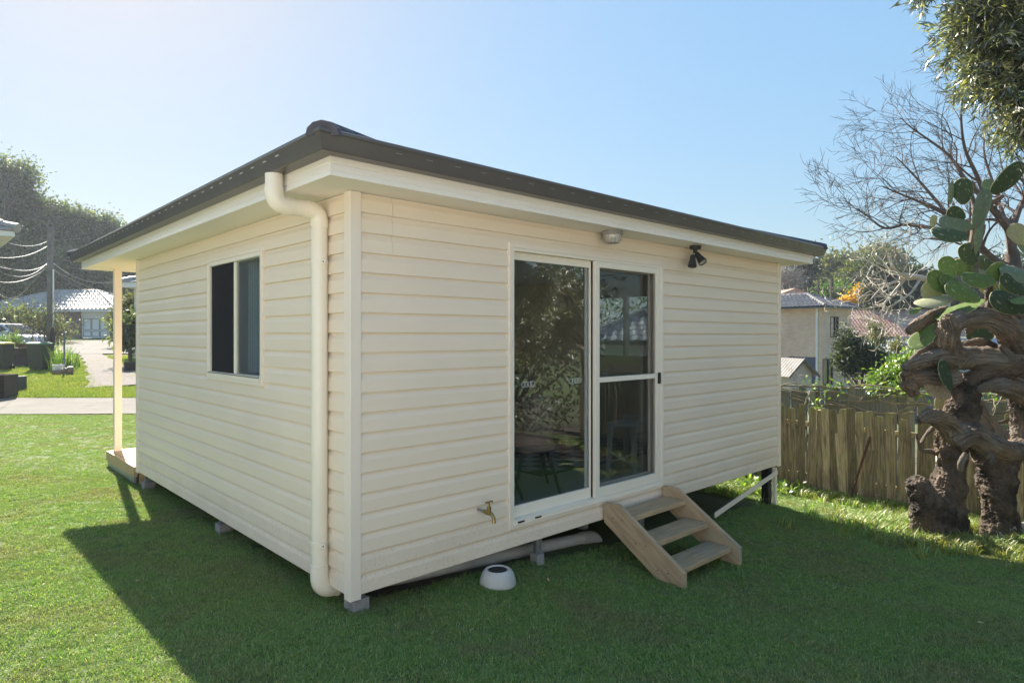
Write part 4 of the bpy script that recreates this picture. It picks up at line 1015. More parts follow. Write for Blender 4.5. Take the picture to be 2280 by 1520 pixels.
limbs = [
 ([(2254,600,13),(2221,582,13),(2195,560,13),(2160,520,12.8),(2110,480,12.6),(2060,455,12.4),(2005,432,12.2),(1965,415,12)], .085,.010, 11),
 ([(2221,582,13),(2170,545,13.2),(2130,500,13.4),(2070,430,13.6),(2030,385,13.8),(1995,350,14)], .07,.010, 10),
 ([(2254,575,13),(2246,517,12.8),(2224,485,12.6),(2201,454,12.5),(2174,389,12.4),(2148,330,12.3),(2140,260,12.2),(2146,205,12)], .085,.010, 10),
 ([(2201,454,12.5),(2150,400,12.8),(2116,350,13),(2080,320,13.2),(2030,285,13.4),(2005,262,13.6)], .05,.009, 9),
 ([(2257,575,13),(2253,517,13.2),(2268,467,13.4),(2285,430,13.5),(2300,360,13.6),(2290,280,13.7)], .10,.015, 7),
 ([(2254,560,13),(2240,500,13.6),(2215,420,14),(2190,330,14.2),(2205,240,14.4)], .06,.010, 8),
 ([(2160,520,12.8),(2090,510,12.5),(2020,500,12.2),(1970,508,12),(1930,480,12),(1900,462,12)], .05,.008, 10),
 ([(2300,600,13),(2320,500,13),(2290,420,12.6),(2240,370,12.4)], .06,.012, 6),
]
mbT = [MB() for _ in limbs]
for (pts, r0, r1, kd), mb in zip(limbs, mbT):
    limb(mb, pts, r0, r1, rr, kids=kd+1, klen=.92, depth=3, curl=.20, split=3, minr=.0045, bias=(-.12,0,.2)); mb.build('branch', M['bare'], root)
rr = random.Random(9)
base = at(2100,600,9.6); b0 = Vector((base.x, base.y, ground(base.x, base.y)-.1)); root = empty('pale_twiggy_tree', b0, 0, 'leafless tree with tangled white twigs in front of the dark cypresses', 'tree')
mb = MB(); mb.tube([b0, b0.lerp(at(2104,660,9.6),.6), at(2104,660,9.6), at(2085,628,9.5), at(2050,618,9.4), at(2010,612,9.3)], [.11,.09,.07,.05,.042,.035], 8); mb.build('trunk', M['white_twig'], root, smooth=True)
for pts, r0, r1, kd in (([(2060,620,9.4),(2010,612,9.3),(1985,590,9.2),(1975,560,9.1),(1965,545,9)], .03,.008, 7),
  ([(2040,618,9.4),(2000,625,9.3),(1965,640,9.1),(1940,665,8.9)], .03,.007, 8), ([(2020,615,9.4),(1990,650,9.2),(1960,680,9.0),(1900,690,8.9)], .026,.006, 7),
  ([(2050,618,9.4),(2030,650,9.2),(1995,675,9.0),(1965,690,8.8)], .022,.006, 7), ([(2010,612,9.3),(1975,605,9.2),(1945,590,9.0),(1930,615,8.9)], .024,.006, 6)):
    mb = MB(); limb(mb, pts, r0, r1, rr, kids=kd-1, klen=.45, depth=3, curl=.5, split=2, minr=.005, shrink=.74); mb.build('branch', M['white_twig'], root)
# ---------------------------------------------------------------- vine along the grey fence
rr = random.Random(3); M['vine'] = mat('vine_stem', (.36,.31,.20), (.22,.19,.12), 9, .8)
A0 = FA2-FN*.06
def vp(s, z): p = A0+FD*s; return Vector((p.x+rr.gauss(0,.02), p.y+rr.gauss(0,.02), E-2.62+z))
vroot = empty('fence_vine', vp(3, 1.7), 0, 'woody creeper with small pale leaves trailing over the grey fence top', 'vine')
mb = MB()
for j in range(5):
    pts = []; s = -1+rr.random(); z = 1.72+rr.uniform(-.05,.05)
    while s < 7.5: pts.append(vp(s, z)); s += .22; z += rr.gauss(0,.05)+(1.60-z)*.10
    mb.tube(pts, [.014*rr.uniform(.6,1.2) for _ in pts], 5)
mb.build('stem', M['vine'], vroot, smooth=True)
mb = MB()
for j in range(46):
    s = rr.uniform(-.8,7.2); p = vp(s, 1.70); grow(mb, p, Vector((rr.gauss(0,.5),-.2,rr.uniform(-.3,1))), rr.uniform(.15,.4), .006, 1, rr, .4, 3, minr=.003)
mb.build('shoots', M['vine'], vroot)
rs_ = np.random.RandomState(4); n = 900; s = rs_.rand(n)**.8*8-1; cl = np.sin(s*2.3)+np.sin(s*5.1+1)+rs_.randn(n)*.6
s = s[cl > .1]; n = len(s)
P_ = np.stack([A0.x+FD.x*s, A0.y+FD.y*s, np.full(n, E-2.62+1.70)], 1)+rs_.randn(n,3)*np.array([.06,.06,.085])
V, Q = leaves(P_, runit(n,rs_), runit(n,rs_)+np.array([0,0,.5]), .05+.05*rs_.rand(n), .035+.03*rs_.rand(n))
link('leaves', npmesh('leaves', V-np.array(WM[vroot.name].translation[:]), Q, M['f_lime']), None, vroot, WM[vroot.name])
# a leafy sprig on the near fence
rs_ = np.random.RandomState(8)
for (s0_, lab) in ((2.95,'yellow green sprig growing over the top of the brown paling fence'),):
    p = fp(s0_,-.03,1.30); rt = empty('sapling_sprig', p, 0, lab, 'plant'); mb = MB(); mb.tube([p+Vector((0,0,-.3)), p, p+Vector((.01,0,.14))], .005, 5); mb.build('stem', M['vine'], rt)
    n = 26; P_ = np.array(p[:])+rs_.randn(n,3)*np.array([.05,.05,.05])+np.array([0,0,.07]); V, Q = leaves(P_, runit(n,rs_), runit(n,rs_)+np.array([0,0,1]), np.full(n,.06), np.full(n,.03)); link('leaves', npmesh('leaves', V-np.array(p[:]), Q, M['f_lime']), None, rt, WM[rt.name])
# broad leaved weeds behind the house end, in the sun
P_ = []; rs_ = np.random.RandomState(21)
n = 2600; lx = HX+.15+rs_.rand(n)*1.9; ly = .3+rs_.rand(n)*4.5
q = np.array([hw(i,j)[:2] for i,j in zip(lx,ly)]); inside = ((q[:,0]-FA.x)*FN.x+(q[:,1]-FA.y)*FN.y) < -.05; q = q[inside]; n = len(q)
P_ = np.stack([q[:,0], q[:,1], ground_np(q[:,0],q[:,1])+rs_.rand(n)*.17],1)
V, Q = leaves(P_, runit(n,rs_)+np.array([0,0,.5]), runit(n,rs_)+np.array([0,0,1]), .06+.06*rs_.rand(n), .03+.03*rs_.rand(n))
tag(link('broad_leaf_weeds', npmesh('broad_leaf_weeds', V, Q, M['f_lime'])), kind='stuff')
n = 900; s = rs_.rand(n)*9; off = -.04-np.abs(rs_.randn(n))*.16; q = np.array([[FA.x+FD.x*a+FN.x*b, FA.y+FD.y*a+FN.y*b] for a,b in zip(s,off)])
P_ = np.stack([q[:,0], q[:,1], ground_np(q[:,0],q[:,1])+rs_.rand(n)*.12],1); V, Q = leaves(P_, runit(n,rs_)+np.array([0,0,.6]), runit(n,rs_)+np.array([0,0,1]), .04+.05*rs_.rand(n), .02+.02*rs_.rand(n))
tag(link('fence_foot_weeds', npmesh('fence_foot_weeds', V, Q, M['f_lime'])), kind='stuff')

# ---------------------------------------------------------------- the near leafy tree at the right
rs_ = np.random.RandomState(31); rr = random.Random(31)
M['f_near'] = leafmat('lance_leaves', (.06,.080,.032), (.10,.115,.052), .34, 1.0, .16, .5, .38, c3=(.36,.35,.13))
def leafy(name, label, base, limbs_, ncl, seed):
    rr = random.Random(seed); rs_ = np.random.RandomState(seed)
    root = empty(name, base, 0, label, 'tree'); mb = MB(); tips = []
    fork = Vector(base)+Vector((-.5,-.2,2.2)); mb.tube([base, Vector(base).lerp(fork,.5)+Vector((.05,0,0)), fork], [.17,.15,.13], 12); mb.build('trunk', M['bark'], root, smooth=True)
    PP, DD = [], []
    mb = MB()
    for (c, rx, rz, n) in limbs_:
        c = Vector(c)
        k1 = fork.lerp(c,.3)+Vector((rr.gauss(0,.12),rr.gauss(0,.12),.15)); k2 = fork.lerp(c,.68)+Vector((rr.gauss(0,.15),rr.gauss(0,.15),.22)); mb.tube([fork, k1, k2, c], [.06,.04,.026,.014], 6, False)
        for k in range(n):
            u = Vector((rr.gauss(0,1),rr.gauss(0,1),rr.gauss(0,1))).normalized(); q = c+Vector((u.x*rx,u.y*rx,u.z*rz))*rr.uniform(.35,1)
            m_ = c.lerp(q,.5)+Vector((rr.gauss(0,.08),rr.gauss(0,.08),.08)); 
            mb.tube([c, m_, q], [.012,.007,.003], 3, False)
            d = (q-m_).normalized()
            for t in np.linspace(.15,1,8):
                b = m_.lerp(q, float(t)); PP.append(b); DD.append(d)
                a = Vector((rr.gauss(0,1),rr.gauss(0,1),rr.gauss(0,1)-.3)).normalized(); e = b+(d*.5+a).normalized()*rr.uniform(.08,.26)
                PP.append(b.lerp(e,.6)); DD.append((e-b).normalized()); PP.append(e); DD.append((e-b).normalized())
    mb.build('branches', M['bark'], root)
    PP = np.array([p[:] for p in PP]); DD = np.array([p[:] for p in DD]); per = 7; n = len(PP)*per; i = np.repeat(np.arange(len(PP)), per)
    P_ = PP[i]+rs_.randn(n,3)*.018; D = DD[i]*.9+runit(n,rs_)*.9+np.array([0,0,-.15]); Ln = .055+.05*rs_.rand(n)
    V, Q = leaves(P_, D, runit(n,rs_)+np.array([0,0,.5]), Ln*1.15, Ln*.17, .06); bb = np.array(base[:])
    link('crown', npmesh('crown', V-bb, Q, M['f_near']), None, root, WM[root.name]); return n
base = Vector((9.3, 6.3, 0)); base.z = ground(9.3,6.3)-.1
n_ = leafy('bottlebrush_tree', 'near tree with narrow grey green leaves hanging into the upper right corner', base,
  [(at(2270,30,6.0),.70,.50,34),(at(2310,150,6.1),.75,.45,32),(at(2250,110,6.1),.50,.40,20),(at(2275,220,6.0),.33,.28,16),(at(2210,165,6.0),.34,.26,12),(at(2170,85,6.2),.36,.26,9),(at(2330,290,6.0),.42,.28,14),(at(2200,-20,6.3),.7,.36,22),(at(2110,-45,6.3),.4,.2,9),
   ((6.3,5.0,2.7),.8,.7,46),((6.6,5.4,1.9),.75,.5,34),((6.5,4.4,3.3),.9,.6,40),((6.2,4.7,1.5),.6,.4,18),((7.4,5.3,3.6),1.3,1.0,46),((6.6,4.6,2.6),1.0,.8,40),((7.8,4.4,2.4),1.2,.9,46),((8.2,5.6,2.6),1.2,.9,36),((7.2,3.7,1.8),1.1,.7,36),((8.3,3.4,3.4),1.2,1.0,36),((9.0,4.8,1.6),1.1,.8,30),((7.8,4.6,4.6),1.4,.8,36)], 0, 33)
print('near leaves', n_)
# trees behind the camera side, seen only as reflections
rs0 = 0
for i, (x, y, z, r_) in enumerate(((10.5,1.0,3.0,2.6),(12,4.5,3.2,2.8),(13,-3,3.4,3.0),(9.0,-5,2.6,2.4))):
    tree('garden_tree', ['dense dark tree beyond the right hand edge, second row','dense dark tree behind the narrow leaved tree','dense dark tree to the right behind the viewer','dense round tree behind the viewer near the fence'][i], 'tree', [(x,y,z,r_,r_,r_),(x+.8,y-.8,z-1.4,r_*.8,r_*.8,r_*.7)], (x,y,ground(x,y)-.1), M['f_dark'], 170, 18, .8, .26, .35, .18, 80+i, shell=.4)

tree('blocker_hedge', 'added unseen dark hedge on the far right, darkening the door reflection', 'hedge', [(11.0,y_,ground(11,y_)+1.3,.9,1.3,1.6) for y_ in (-4,-2.2,-.4,1.4,3.2,5.0)], (11,1,ground(11,1)-.1), M['f_dark'], 420, 22, .55, .16, .45, .06, 99, shell=.6)  # added out of view to block bright ground from the door glass
# ================================================================ THE CACTUS
from mathutils import noise as mnoise
def cat(pts, sub=6):
    "pts: (Vector, r) -> smooth centre line"
    out = []
    n = len(pts)
    for i in range(n-1):
        p0, p1, p2, p3 = pts[max(i-1,0)], pts[i], pts[i+1], pts[min(i+2,n-1)]
        for s_ in range(sub):
            t = s_/sub
            f = lambda a,b,c,d: .5*((2*b)+(c-a)*t+(2*a-5*b+4*c-d)*t*t+(3*b-a-3*c+d)*t**3)
            out.append((Vector([f(p0[0][k],p1[0][k],p2[0][k],p3[0][k]) for k in range(3)]), max(.006, f(p0[1],p1[1],p2[1],p3[1]))))
    out.append(pts[-1]); return out
m_, t_, out_ = nodes('cactus_bark'); p_ = N(t_, 'ShaderNodeBsdfPrincipled')
tc = N(t_, 'ShaderNodeAttribute'); tc.attribute_name = 'grain'
n1 = N(t_, 'ShaderNodeTexNoise'); n1.inputs['Scale'].default_value = 1.0; n1.inputs['Detail'].default_value = 8; n1.inputs['Roughness'].default_value = .65
mp = N(t_, 'ShaderNodeMapping'); mp.inputs['Scale'].default_value = (34, 3.0, 34); L(t_, tc.outputs['Vector'], mp.inputs[0]); L(t_, mp.outputs[0], n1.inputs[0])
fb, rb = noise_fac(t_, 4, 5, 'World', lo=.4, hi=.62); 
mr = N(t_, 'ShaderNodeMapRange'); mr.inputs[1].default_value = .35; mr.inputs[2].default_value = .68; L(t_, n1.outputs[0], mr.inputs[0])
cA = mixc(t_, mr.outputs[0], (.13,.078,.042), (.42,.30,.19)); cB = mixc(t_, mr.outputs[0], (.10,.085,.07), (.36,.32,.27)); cc = mixc(t_, fb, cA, cB)
fd, _ = noise_fac(t_, 1.7, 4, 'World', lo=.55, hi=.7); cc = mixc(t_, fd, cc, (.055,.04,.032))
L(t_, cc, p_.inputs['Base Color']); p_.inputs['Roughness'].default_value = .62
b_ = N(t_, 'ShaderNodeBump'); b_.inputs['Strength'].default_value = 1; b_.inputs['Distance'].default_value = .045; L(t_, n1.outputs[0], b_.inputs['Height'])
b2 = N(t_, 'ShaderNodeBump'); b2.inputs['Strength'].default_value = .9; b2.inputs['Distance'].default_value = .03; _, r2 = noise_fac(t_, 28, 6, 'World'); L(t_, r2, b2.inputs['Height']); L(t_, b_.outputs[0], b2.inputs['Normal'])
L(t_, b2.outputs[0], p_.inputs['Normal']); L(t_, p_.outputs[0], out_.inputs[0]); M['cbark'] = m_
M['cbark_dark'] = mat('old_trunk_bark', (.075,.055,.040), (.16,.12,.088), 7, .85, 1.0, 22, 'World', stretch=(1,1,.45), c3=(.035,.028,.023), s3=3, lo3=.5, hi3=.62, bdist=.03)
# pads: green skin with darker areole dots, pale scars
def padmat(name, c1, c2, scar=.0):
    m, t, out = nodes(name); p = N(t, 'ShaderNodeBsdfPrincipled'); p.inputs['Roughness'].default_value = .62; p.inputs['Specular IOR Level'].default_value = .25
    f, _ = noise_fac(t, 3, 4, 'Object', lo=.3, hi=.7); col = mixc(t, f, c1, c2)
    tc = N(t, 'ShaderNodeTexCoord'); v = N(t, 'ShaderNodeTexVoronoi'); v.inputs['Scale'].default_value = 13; v.inputs['Randomness'].default_value = .35; L(t, tc.outputs['Object'], v.inputs[0])
    mr = N(t, 'ShaderNodeMapRange'); mr.inputs[1].default_value = .10; mr.inputs[2].default_value = .2; mr.inputs[3].default_value = 1; mr.inputs[4].default_value = 0; L(t, v.outputs['Distance'], mr.inputs[0])
    col = mixc(t, mr.outputs[0], col, tuple(x*1.9+.07 for x in c1))
    f3, _ = noise_fac(t, 7, 5, 'Object', lo=.58-scar, hi=.66-scar*.6); col = mixc(t, f3, col, (.38,.34,.24))
    col = hsvrand(t, col, .22)
    L(t, col, p.inputs['Base Color']); bmp = N(t, 'ShaderNodeBump'); bmp.inputs['Strength'].default_value = .5; bmp.inputs['Distance'].default_value = .008; L(t, mr.outputs[0], bmp.inputs['Height']); L(t, bmp.outputs[0], p.inputs['Normal'])
    tl = N(t, 'ShaderNodeBsdfTranslucent'); tc2 = mixc(t, 1.0, col, (1.3,1.5,.4), 'MULTIPLY'); L(t, tc2, tl.inputs[0])
    mx = N(t, 'ShaderNodeMixShader'); mx.inputs[0].default_value = .18; L(t, p.outputs[0], mx.inputs[1]); L(t, tl.outputs[0], mx.inputs[2]); L(t, mx.outputs[0], out.inputs[0]); return m
M['pad'] = padmat('cactus_pad_green', (.15,.22,.06), (.10,.165,.05)); M['pad_blue'] = padmat('cactus_pad_bluegreen', (.18,.23,.16), (.12,.165,.12))
M['pad_dark'] = padmat('cactus_pad_dark', (.07,.105,.05), (.045,.075,.04)); M['pad_pale'] = padmat('cactus_pad_scarred', (.34,.36,.22), (.24,.27,.16), .14)
M['pad_dry'] = padmat('cactus_pad_dry', (.36,.28,.19), (.24,.17,.10), .06); M['edge'] = mat('pad_rim_highlight', (.34,.36,.20), (.26,.28,.15), 6, .6)  # paler rim colour paints a highlight along the pad edges
cb = at(2150,1180,7.3); cb.z = ground(cb.x, cb.y)-.1
cac = empty('prickly_pear_cactus', cb, 0, 'huge old prickly pear cactus with gnarled brown trunks and flat green pads', 'cactus')
def wood(name, pts, Z0=7.3, seg=18, gnarl=.16, seed=0):
    P = [(at(p[0], p[1], Z0+(p[3] if len(p) > 3 else 0)), p[2]*Z0/F*(.80 if name != 'limb' else .88)) for p in pts]
    C = cat(P, 10 if pts[0][2] > 20 else 6); V = []; G_ = []; prev = None; s_ = 0; n = len(C)
    for i, (p, r) in enumerate(C):
        d = (C[min(i+1,n-1)][0]-C[max(i-1,0)][0]); d = d.normalized() if d.length > 1e-6 else Vector((0,0,1))
        x = (prev-d*prev.dot(d)).normalized() if prev else d.cross(Vector((0,1,0)) if abs(d.y) < .9 else Vector((1,0,0))).normalized()
        prev = x; y = d.cross(x)
        if i: s_ += (p-C[i-1][0]).length
        for k in range(seg):
            a = 2*math.pi*k/seg; dr = x*math.cos(a)+y*math.sin(a)
            q = p+dr*r; g = 1 + gnarl*(mnoise.noise(q*5+Vector((seed,0,0)))*1.3+mnoise.noise(q*13)*.5) + .06*math.sin(a*3+s_*5+seed) + .07*mnoise.noise(q*32)*(2 if name != 'limb' else 1) + .10*abs(mnoise.noise(Vector((math.cos(a)*4,math.sin(a)*4,s_*2.0+seed))))
            if i < 3 and pts[0][1] < 1150: g *= (.78,.95,1)[i]*(1+.45*mnoise.noise(q*22)*(3-i)/2)
            if i > n-4: g *= (.78,.95,1)[n-1-i]*(1+.5*mnoise.noise(q*22)*(3-(n-1-i))/2)
            q = p+dr*r*g*(1.0 if y.dot(Vector((0,1,0))) else 1); V.append(q); G_.append((a/6.283*1.0 if k else 0, s_*1.0+seed, 0))
    Fs = [(i*seg+k, i*seg+(k+1)%seg, (i+1)*seg+(k+1)%seg, (i+1)*seg+k) for i in range(n-1) for k in range(seg)]
    c0 = len(V); V.append(C[0][0]); G_.append((0,0,0)); c1 = len(V); e = C[-1][0]; dd = (C[-1][0]-C[-2][0]).normalized(); V.append(e+dd*C[-1][1]*.25); G_.append((0,s_,0))
    Fs += [(k+1 if k+1 < seg else 0, k, c0) for k in range(seg)] + [((n-1)*seg+k, (n-1)*seg+(k+1)%seg, c1) for k in range(seg)]
    mb = MB(); mb.add(V, Fs); o = mb.build(name, M['cbark'] if name == 'limb' else M['cbark_dark'], cac, smooth=2)
    at_ = o.data.attributes.new('grain', 'FLOAT_VECTOR', 'POINT')
    # use circular coordinates so that the grain does not seam
    flat = []
    for i, (g) in enumerate(G_):
        a = g[0]*6.283; flat += [math.cos(a)*.16, g[1], math.sin(a)*.16]
    at_.data.foreach_set('vector', flat)
    sb = o.modifiers.new('sub', 'SUBSURF'); lv = 2 if pts[0][2] > 14 else 1; sb.levels = lv; sb.render_levels = lv
    for tx, st_d in ((TX1, .045 if name != 'limb' else .028), (TX2, .022 if name != 'limb' else .014)):
        if pts[0][2] < 12 and max(p[2] for p in pts) < 14: st_d *= .4
        dm = o.modifiers.new('rough', 'DISPLACE'); dm.texture = tx; dm.texture_coords = 'GLOBAL'; dm.strength = st_d; dm.mid_level = .5
    return o
TX1 = bpy.data.textures.new('bark_lumps', 'CLOUDS'); TX1.noise_scale = .075; TX1.noise_depth = 3
TX2 = bpy.data.textures.new('bark_cracks', 'MUSGRAVE'); TX2.noise_scale = .028; TX2.musgrave_type = 'RIDGED_MULTIFRACTAL'; TX2.noise_intensity = .6
WOOD = [
 ('trunk', [(2108,1200,52),(2110,1160,44),(2113,1100,38),(2118,1040,36),(2122,980,38),(2128,940,42),(2146,905,40),(2150,870,32),(2158,848,24),(2195,832,22),(2240,820,26),(2300,806,30)]),
 ('trunk', [(2232,1205,48),(2228,1150,40),(2222,1090,42),(2216,1045,42),(2200,1008,38),(2172,975,36),(2140,950,34)]),
 ('stump', [(2072,1200,44,-.15),(2064,1150,36,-.2),(2058,1110,36,-.2),(2046,1085,30,-.2),(2036,1066,20,-.2)]),
 ('stump', [(2095,1195,40,-.15),(2090,1150,34,-.15),(2098,1120,30,-.1),(2110,1090,24,0)]),
 ('limb', [(2130,975,36,-.05),(2112,945,26,-.15),(2086,930,19,-.25),(2062,928,16,-.3),(2046,936,12,-.3)]),
 ('limb', [(2120,985,30,-.1),(2160,965,32,-.15),(2205,990,30,-.15),(2245,1005,26,-.1),(2300,990,26,0)]),
 ('limb', [(2222,1060,36,.05),(2250,1010,28,.05),(2268,960,24,.1),(2272,910,22,.1),(2262,865,20,.1),(2235,845,18,.1)]),
 ('limb', [(2150,900,30,.05),(2172,930,30,.0),(2195,965,32,.0),(2225,1010,30,0)]),
 ('limb', [(2300,890,28,-.05),(2262,870,24,-.1),(2225,858,20,-.15),(2195,862,12,-.2),(2178,870,7,-.2)]),
 ('limb', [(2009,820,8,-.2),(2030,812,13,-.2),(2062,802,19,-.15),(2092,794,24,-.1),(2130,800,30,0),(2170,798,32,0),(2215,800,30,0),(2300,812,32,.1)]),
 ('limb', [(2012,845,18,-.1),(2030,840,24,-.1),(2060,838,28,-.05),(2095,842,30,0),(2130,838,28,0)]),
 ('limb', [(2018,850,20,-.15),(2030,866,16,-.15),(2036,882,10,-.15)]),
 ('limb', [(2126,815,26,.0),(2114,785,26,-.05),(2108,755,30,-.1),(2116,728,28,-.15),(2140,712,24,-.15),(2180,706,24,-.1),(2220,716,27,-.05),(2250,740,32,0),(2272,775,36,.05),(2300,815,36,.1)]),
 ('limb', [(2120,735,22,-.2),(2112,712,16,-.25),(2110,700,11,-.25)]),
 ('limb', [(2140,770,12,.15),(2170,765,14,.2),(2200,768,14,.2),(2222,780,10,.2)]),
 ('limb', [(2225,768,6,-.1),(2240,782,9,-.1),(2256,800,8,-.1)]),
 ('limb', [(2148,812,5,-.35),(2160,802,8,-.35),(2172,796,6,-.35)]),
 ('limb', [(2020,742,8,.0),(2036,728,14,0),(2060,712,16,.05),(2085,698,15,.1),(2110,690,10,.15)]),
 ('limb', [(2028,805,8,0),(2046,788,9,0),(2070,776,10,0),(2092,770,9,.05)]),
 ('limb', [(2048,754,8,-.05),(2072,766,9,-.05),(2098,780,10,0)]),
 ('limb', [(2262,705,9,.0),(2285,695,12,0),(2310,688,12,0)]),
 ('limb', [(2160,560,6,.1),(2168,520,9,.1),(2172,480,8,.12),(2168,450,7,.15),(2160,430,4,.15)]),
 ('limb', [(2195,455,5,.05),(2215,448,7,.05),(2235,434,3,.05)]),
 ('limb', [(2170,640,10,.15),(2172,600,8,.15),(2176,565,6,.1),(2182,530,7,.05),(2190,500,6,0)]),
 ('limb', [(2120,590,8,.2),(2140,585,12,.2),(2165,590,9,.2)]),
 ('limb', [(2235,600,12,.2),(2255,605,14,.2),(2290,620,14,.2)]),
 ('limb', [(2200,700,12,.2),(2205,670,12,.2),(2200,640,9,.2),(2185,610,8,.2)]),
 ('limb', [(2155,740,10,.35),(2175,710,12,.3),(2195,670,10,.3)]),
 ('limb', [(2196,1010,9,-.38),(2212,1020,8,-.42),(2206,1032,5,-.44)]),
 ('limb', [(2150,1010,9,-.35),(2140,1030,8,-.38),(2138,1048,6,-.36)]),
 ('limb', [(2040,965,4,.1),(2050,1000,5,.1),(2075,1005,7,.1),(2095,1010,8,.1)]),
 ('limb', [(2050,990,4,.1),(2060,970,5,.1),(2078,950,8,.1)]),
 ('limb', [(2200,945,5,.2),(2225,940,5,.2),(2262,932,6,.2)]),
]
for i, (nm, pts) in enumerate(WOOD): wood(nm, pts, seed=i*1.7, gnarl=.22 if nm != 'limb' else .18, seg=34 if pts[0][2] > 20 else 14)
def pad_mesh(seed):
    rs_ = random.Random(seed); n, m = 26, 5; V = []; T_ = .042
    def outl(a):
        y = .5-.5*math.cos(a); wv = math.sin(a)**.85 if math.sin(a) > 0 else 0
        return y
    rim = []
    for i in range(n):
        a = 2*math.pi*i/n; yy = .5-.5*math.cos(a); xx = .5*math.sin(a)*(.72+.42*yy)
        f = 1+.035*math.sin(3*a+seed)+.02*math.sin(5*a+seed*2); rim.append((xx*f, yy))
    bend = rs_.uniform(-.10,.10)
    rings_ = [0, .4, .7, .88, .97, 1.0]
    def zt(r): return T_*.5*(1-r**4)**.5 if r < 1 else 0
    def pt(i, r, s): 
        x = rim[i][0]*r; y = .52+(rim[i][1]-.52)*r; return (x, y, s*zt(r)+bend*(x*x*4+(y-.5)**2*2)-bend*.4)
    V = []; F_ = []
    top = {}; bot = {}
    V.append((0,.52,T_*.5-bend*.4)); V.append((0,.52,-T_*.5-bend*.4))
    for j in range(1, 6):
        for i in range(n):
            top[(j,i)] = len(V); V.append(pt(i, rings_[j], 1))
            if j < 5: bot[(j,i)] = len(V); V.append(pt(i, rings_[j], -1))
            else: bot[(j,i)] = top[(j,i)]
    mi = []
    for i in range(n):
        k = (i+1)%n; F_.append((0, top[(1,i)], top[(1,k)])); F_.append((1, bot[(1,k)], bot[(1,i)])); mi += [0,0]
        for j in range(1,5):
            F_.append((top[(j,i)], top[(j+1,i)], top[(j+1,k)], top[(j,k)])); F_.append((bot[(j,k)], bot[(j+1,k)], bot[(j+1,i)], bot[(j,i)])); mi += [1 if j == 4 else 0]*2
    me = bpy.data.meshes.new('pad'); me.from_pydata(V, [], F_); me.update(); me.polygons.foreach_set('material_index', mi); me.polygons.foreach_set('use_smooth', [True]*len(me.polygons)); return me
PMS = {}
def pad(b, t, wpx, mt='pad', dz=0, tip=0, seed=None, flip=0):
    "base px, tip px, apparent width px"
    Zb = 7.3+dz; B = at(b[0], b[1], Zb); Tp = at(t[0], t[1], Zb+tip); ax = Tp-B; ln = ax.length; y = ax.normalized()
    wv = wpx*Zb/F; W = max(.56*ln, wv*1.02) if wv < .85*ln else wv*1.02; th = math.acos(min(1, wv/W))*(1 if not flip else -1)
    view = ((B+Tp)/2-Vector((0,0,E))).normalized(); x = y.cross(view).normalized(); x = (Matrix.Rotation(th, 3, y) @ x).normalized(); z = x.cross(y)
    k = (mt, (seed if seed is not None else int(b[0]*7+b[1])) % 4)
    if k not in PMS: PMS[k] = pad_mesh(k[1]*1.3); PMS[k].materials.append(M[mt]); PMS[k].materials.append(M['edge'] if mt in ('pad','pad_dark') else M[mt])
    Mx = Matrix((x*W*1.12, y*ln, z*max(ln,.14)*1.0)).transposed().to_4x4(); Mx.translation = B
    return link('pad', PMS[k], None, cac, Mx)
for a in [((2145,456),(2143,396),38,'pad_dark'),((2116,456),(2122,404),9,'pad_blue'),((2150,486),(2110,466),28,'pad_dark',.05),((2168,506),(2090,492),31,'pad_blue',0,.05),
 ((2158,526),(2073,517),30,'pad_dark',-.1),((2168,508),(2206,422),31,'pad_blue',-.15,.05),((2204,428),(2284,370),40,'pad_dark',-.1),((2196,430),(2199,398),19,'pad_blue',.1),
 ((2168,592),(2148,541),36,'pad_dark',.1),((2172,568),(2192,468),13,'pad_blue',0),((2284,545),(2252,500),34,'pad_pale',-.2),((2118,622),(2103,570),33,'pad',.1),
 ((2146,618),(2133,576),27,'pad',.15),((2166,614),(2157,590),18,'pad',.15),((2112,654),(2069,604),34,'pad',.0),((2142,640),(2092,618),25,'pad',-.05),
 ((2184,668),(2104,634),36,'pad',-.2,.05),((2218,625),(2140,620),33,'pad',-.05),((2186,628),(2240,590),33,'pad',.05),((2284,656),(2228,612),30,'pad_dark',-.05),
 ((2290,690),(2203,660),44,'pad_dark',-.15),((2300,662),(2252,674),16,'pad',-.25),((2192,666),(2085,712),26,'pad',-.1,.05),((2098,655),(2051,642),38,'pad_pale',.1),
 ((2128,660),(2038,678),24,'pad_pale',.0),((2052,684),(2024,698),11,'pad',.0),((2084,722),(2030,776),36,'pad',-.05),((2092,738),(2044,796),32,'pad_dark',.1),
 ((2130,690),(2080,724),34,'pad',.2),((2215,740),(2150,748),44,'pad_dark',.5),((2118,884),(2056,850),34,'pad_dry',-.15),((2118,872),(2094,800),22,'pad_dark',-.3),
 ((2094,922),(2098,878),25,'pad_pale',.2),((2200,600),(2178,570),26,'pad_blue',.2),((2215,655),(2190,625),34,'pad_pale',.25),((2240,655),(2238,620),22,'pad',.3),
 ((2300,620),(2225,600),30,'pad_blue',.0),((2215,590),(2192,578),10,'pad_dark',.1),((2292,570),(2276,520),26,'pad_blue',-.05),((2075,506),(2082,478),14,'pad_pale',.1),
 ((2120,692),(2160,672),14,'pad_dry',.15),((2252,946),(2240,920),14,'pad_pale',.2),((2262,952),(2225,960),24,'pad_blue',.2),((2190,580),(2230,596),16,'pad_blue',.3),
 ((2250,700),(2215,682),26,'pad_blue',.3),((2285,740),(2240,700),26,'pad_dark',.35),((2130,640),(2160,660),20,'pad_pale',.3)]: pad(*a)

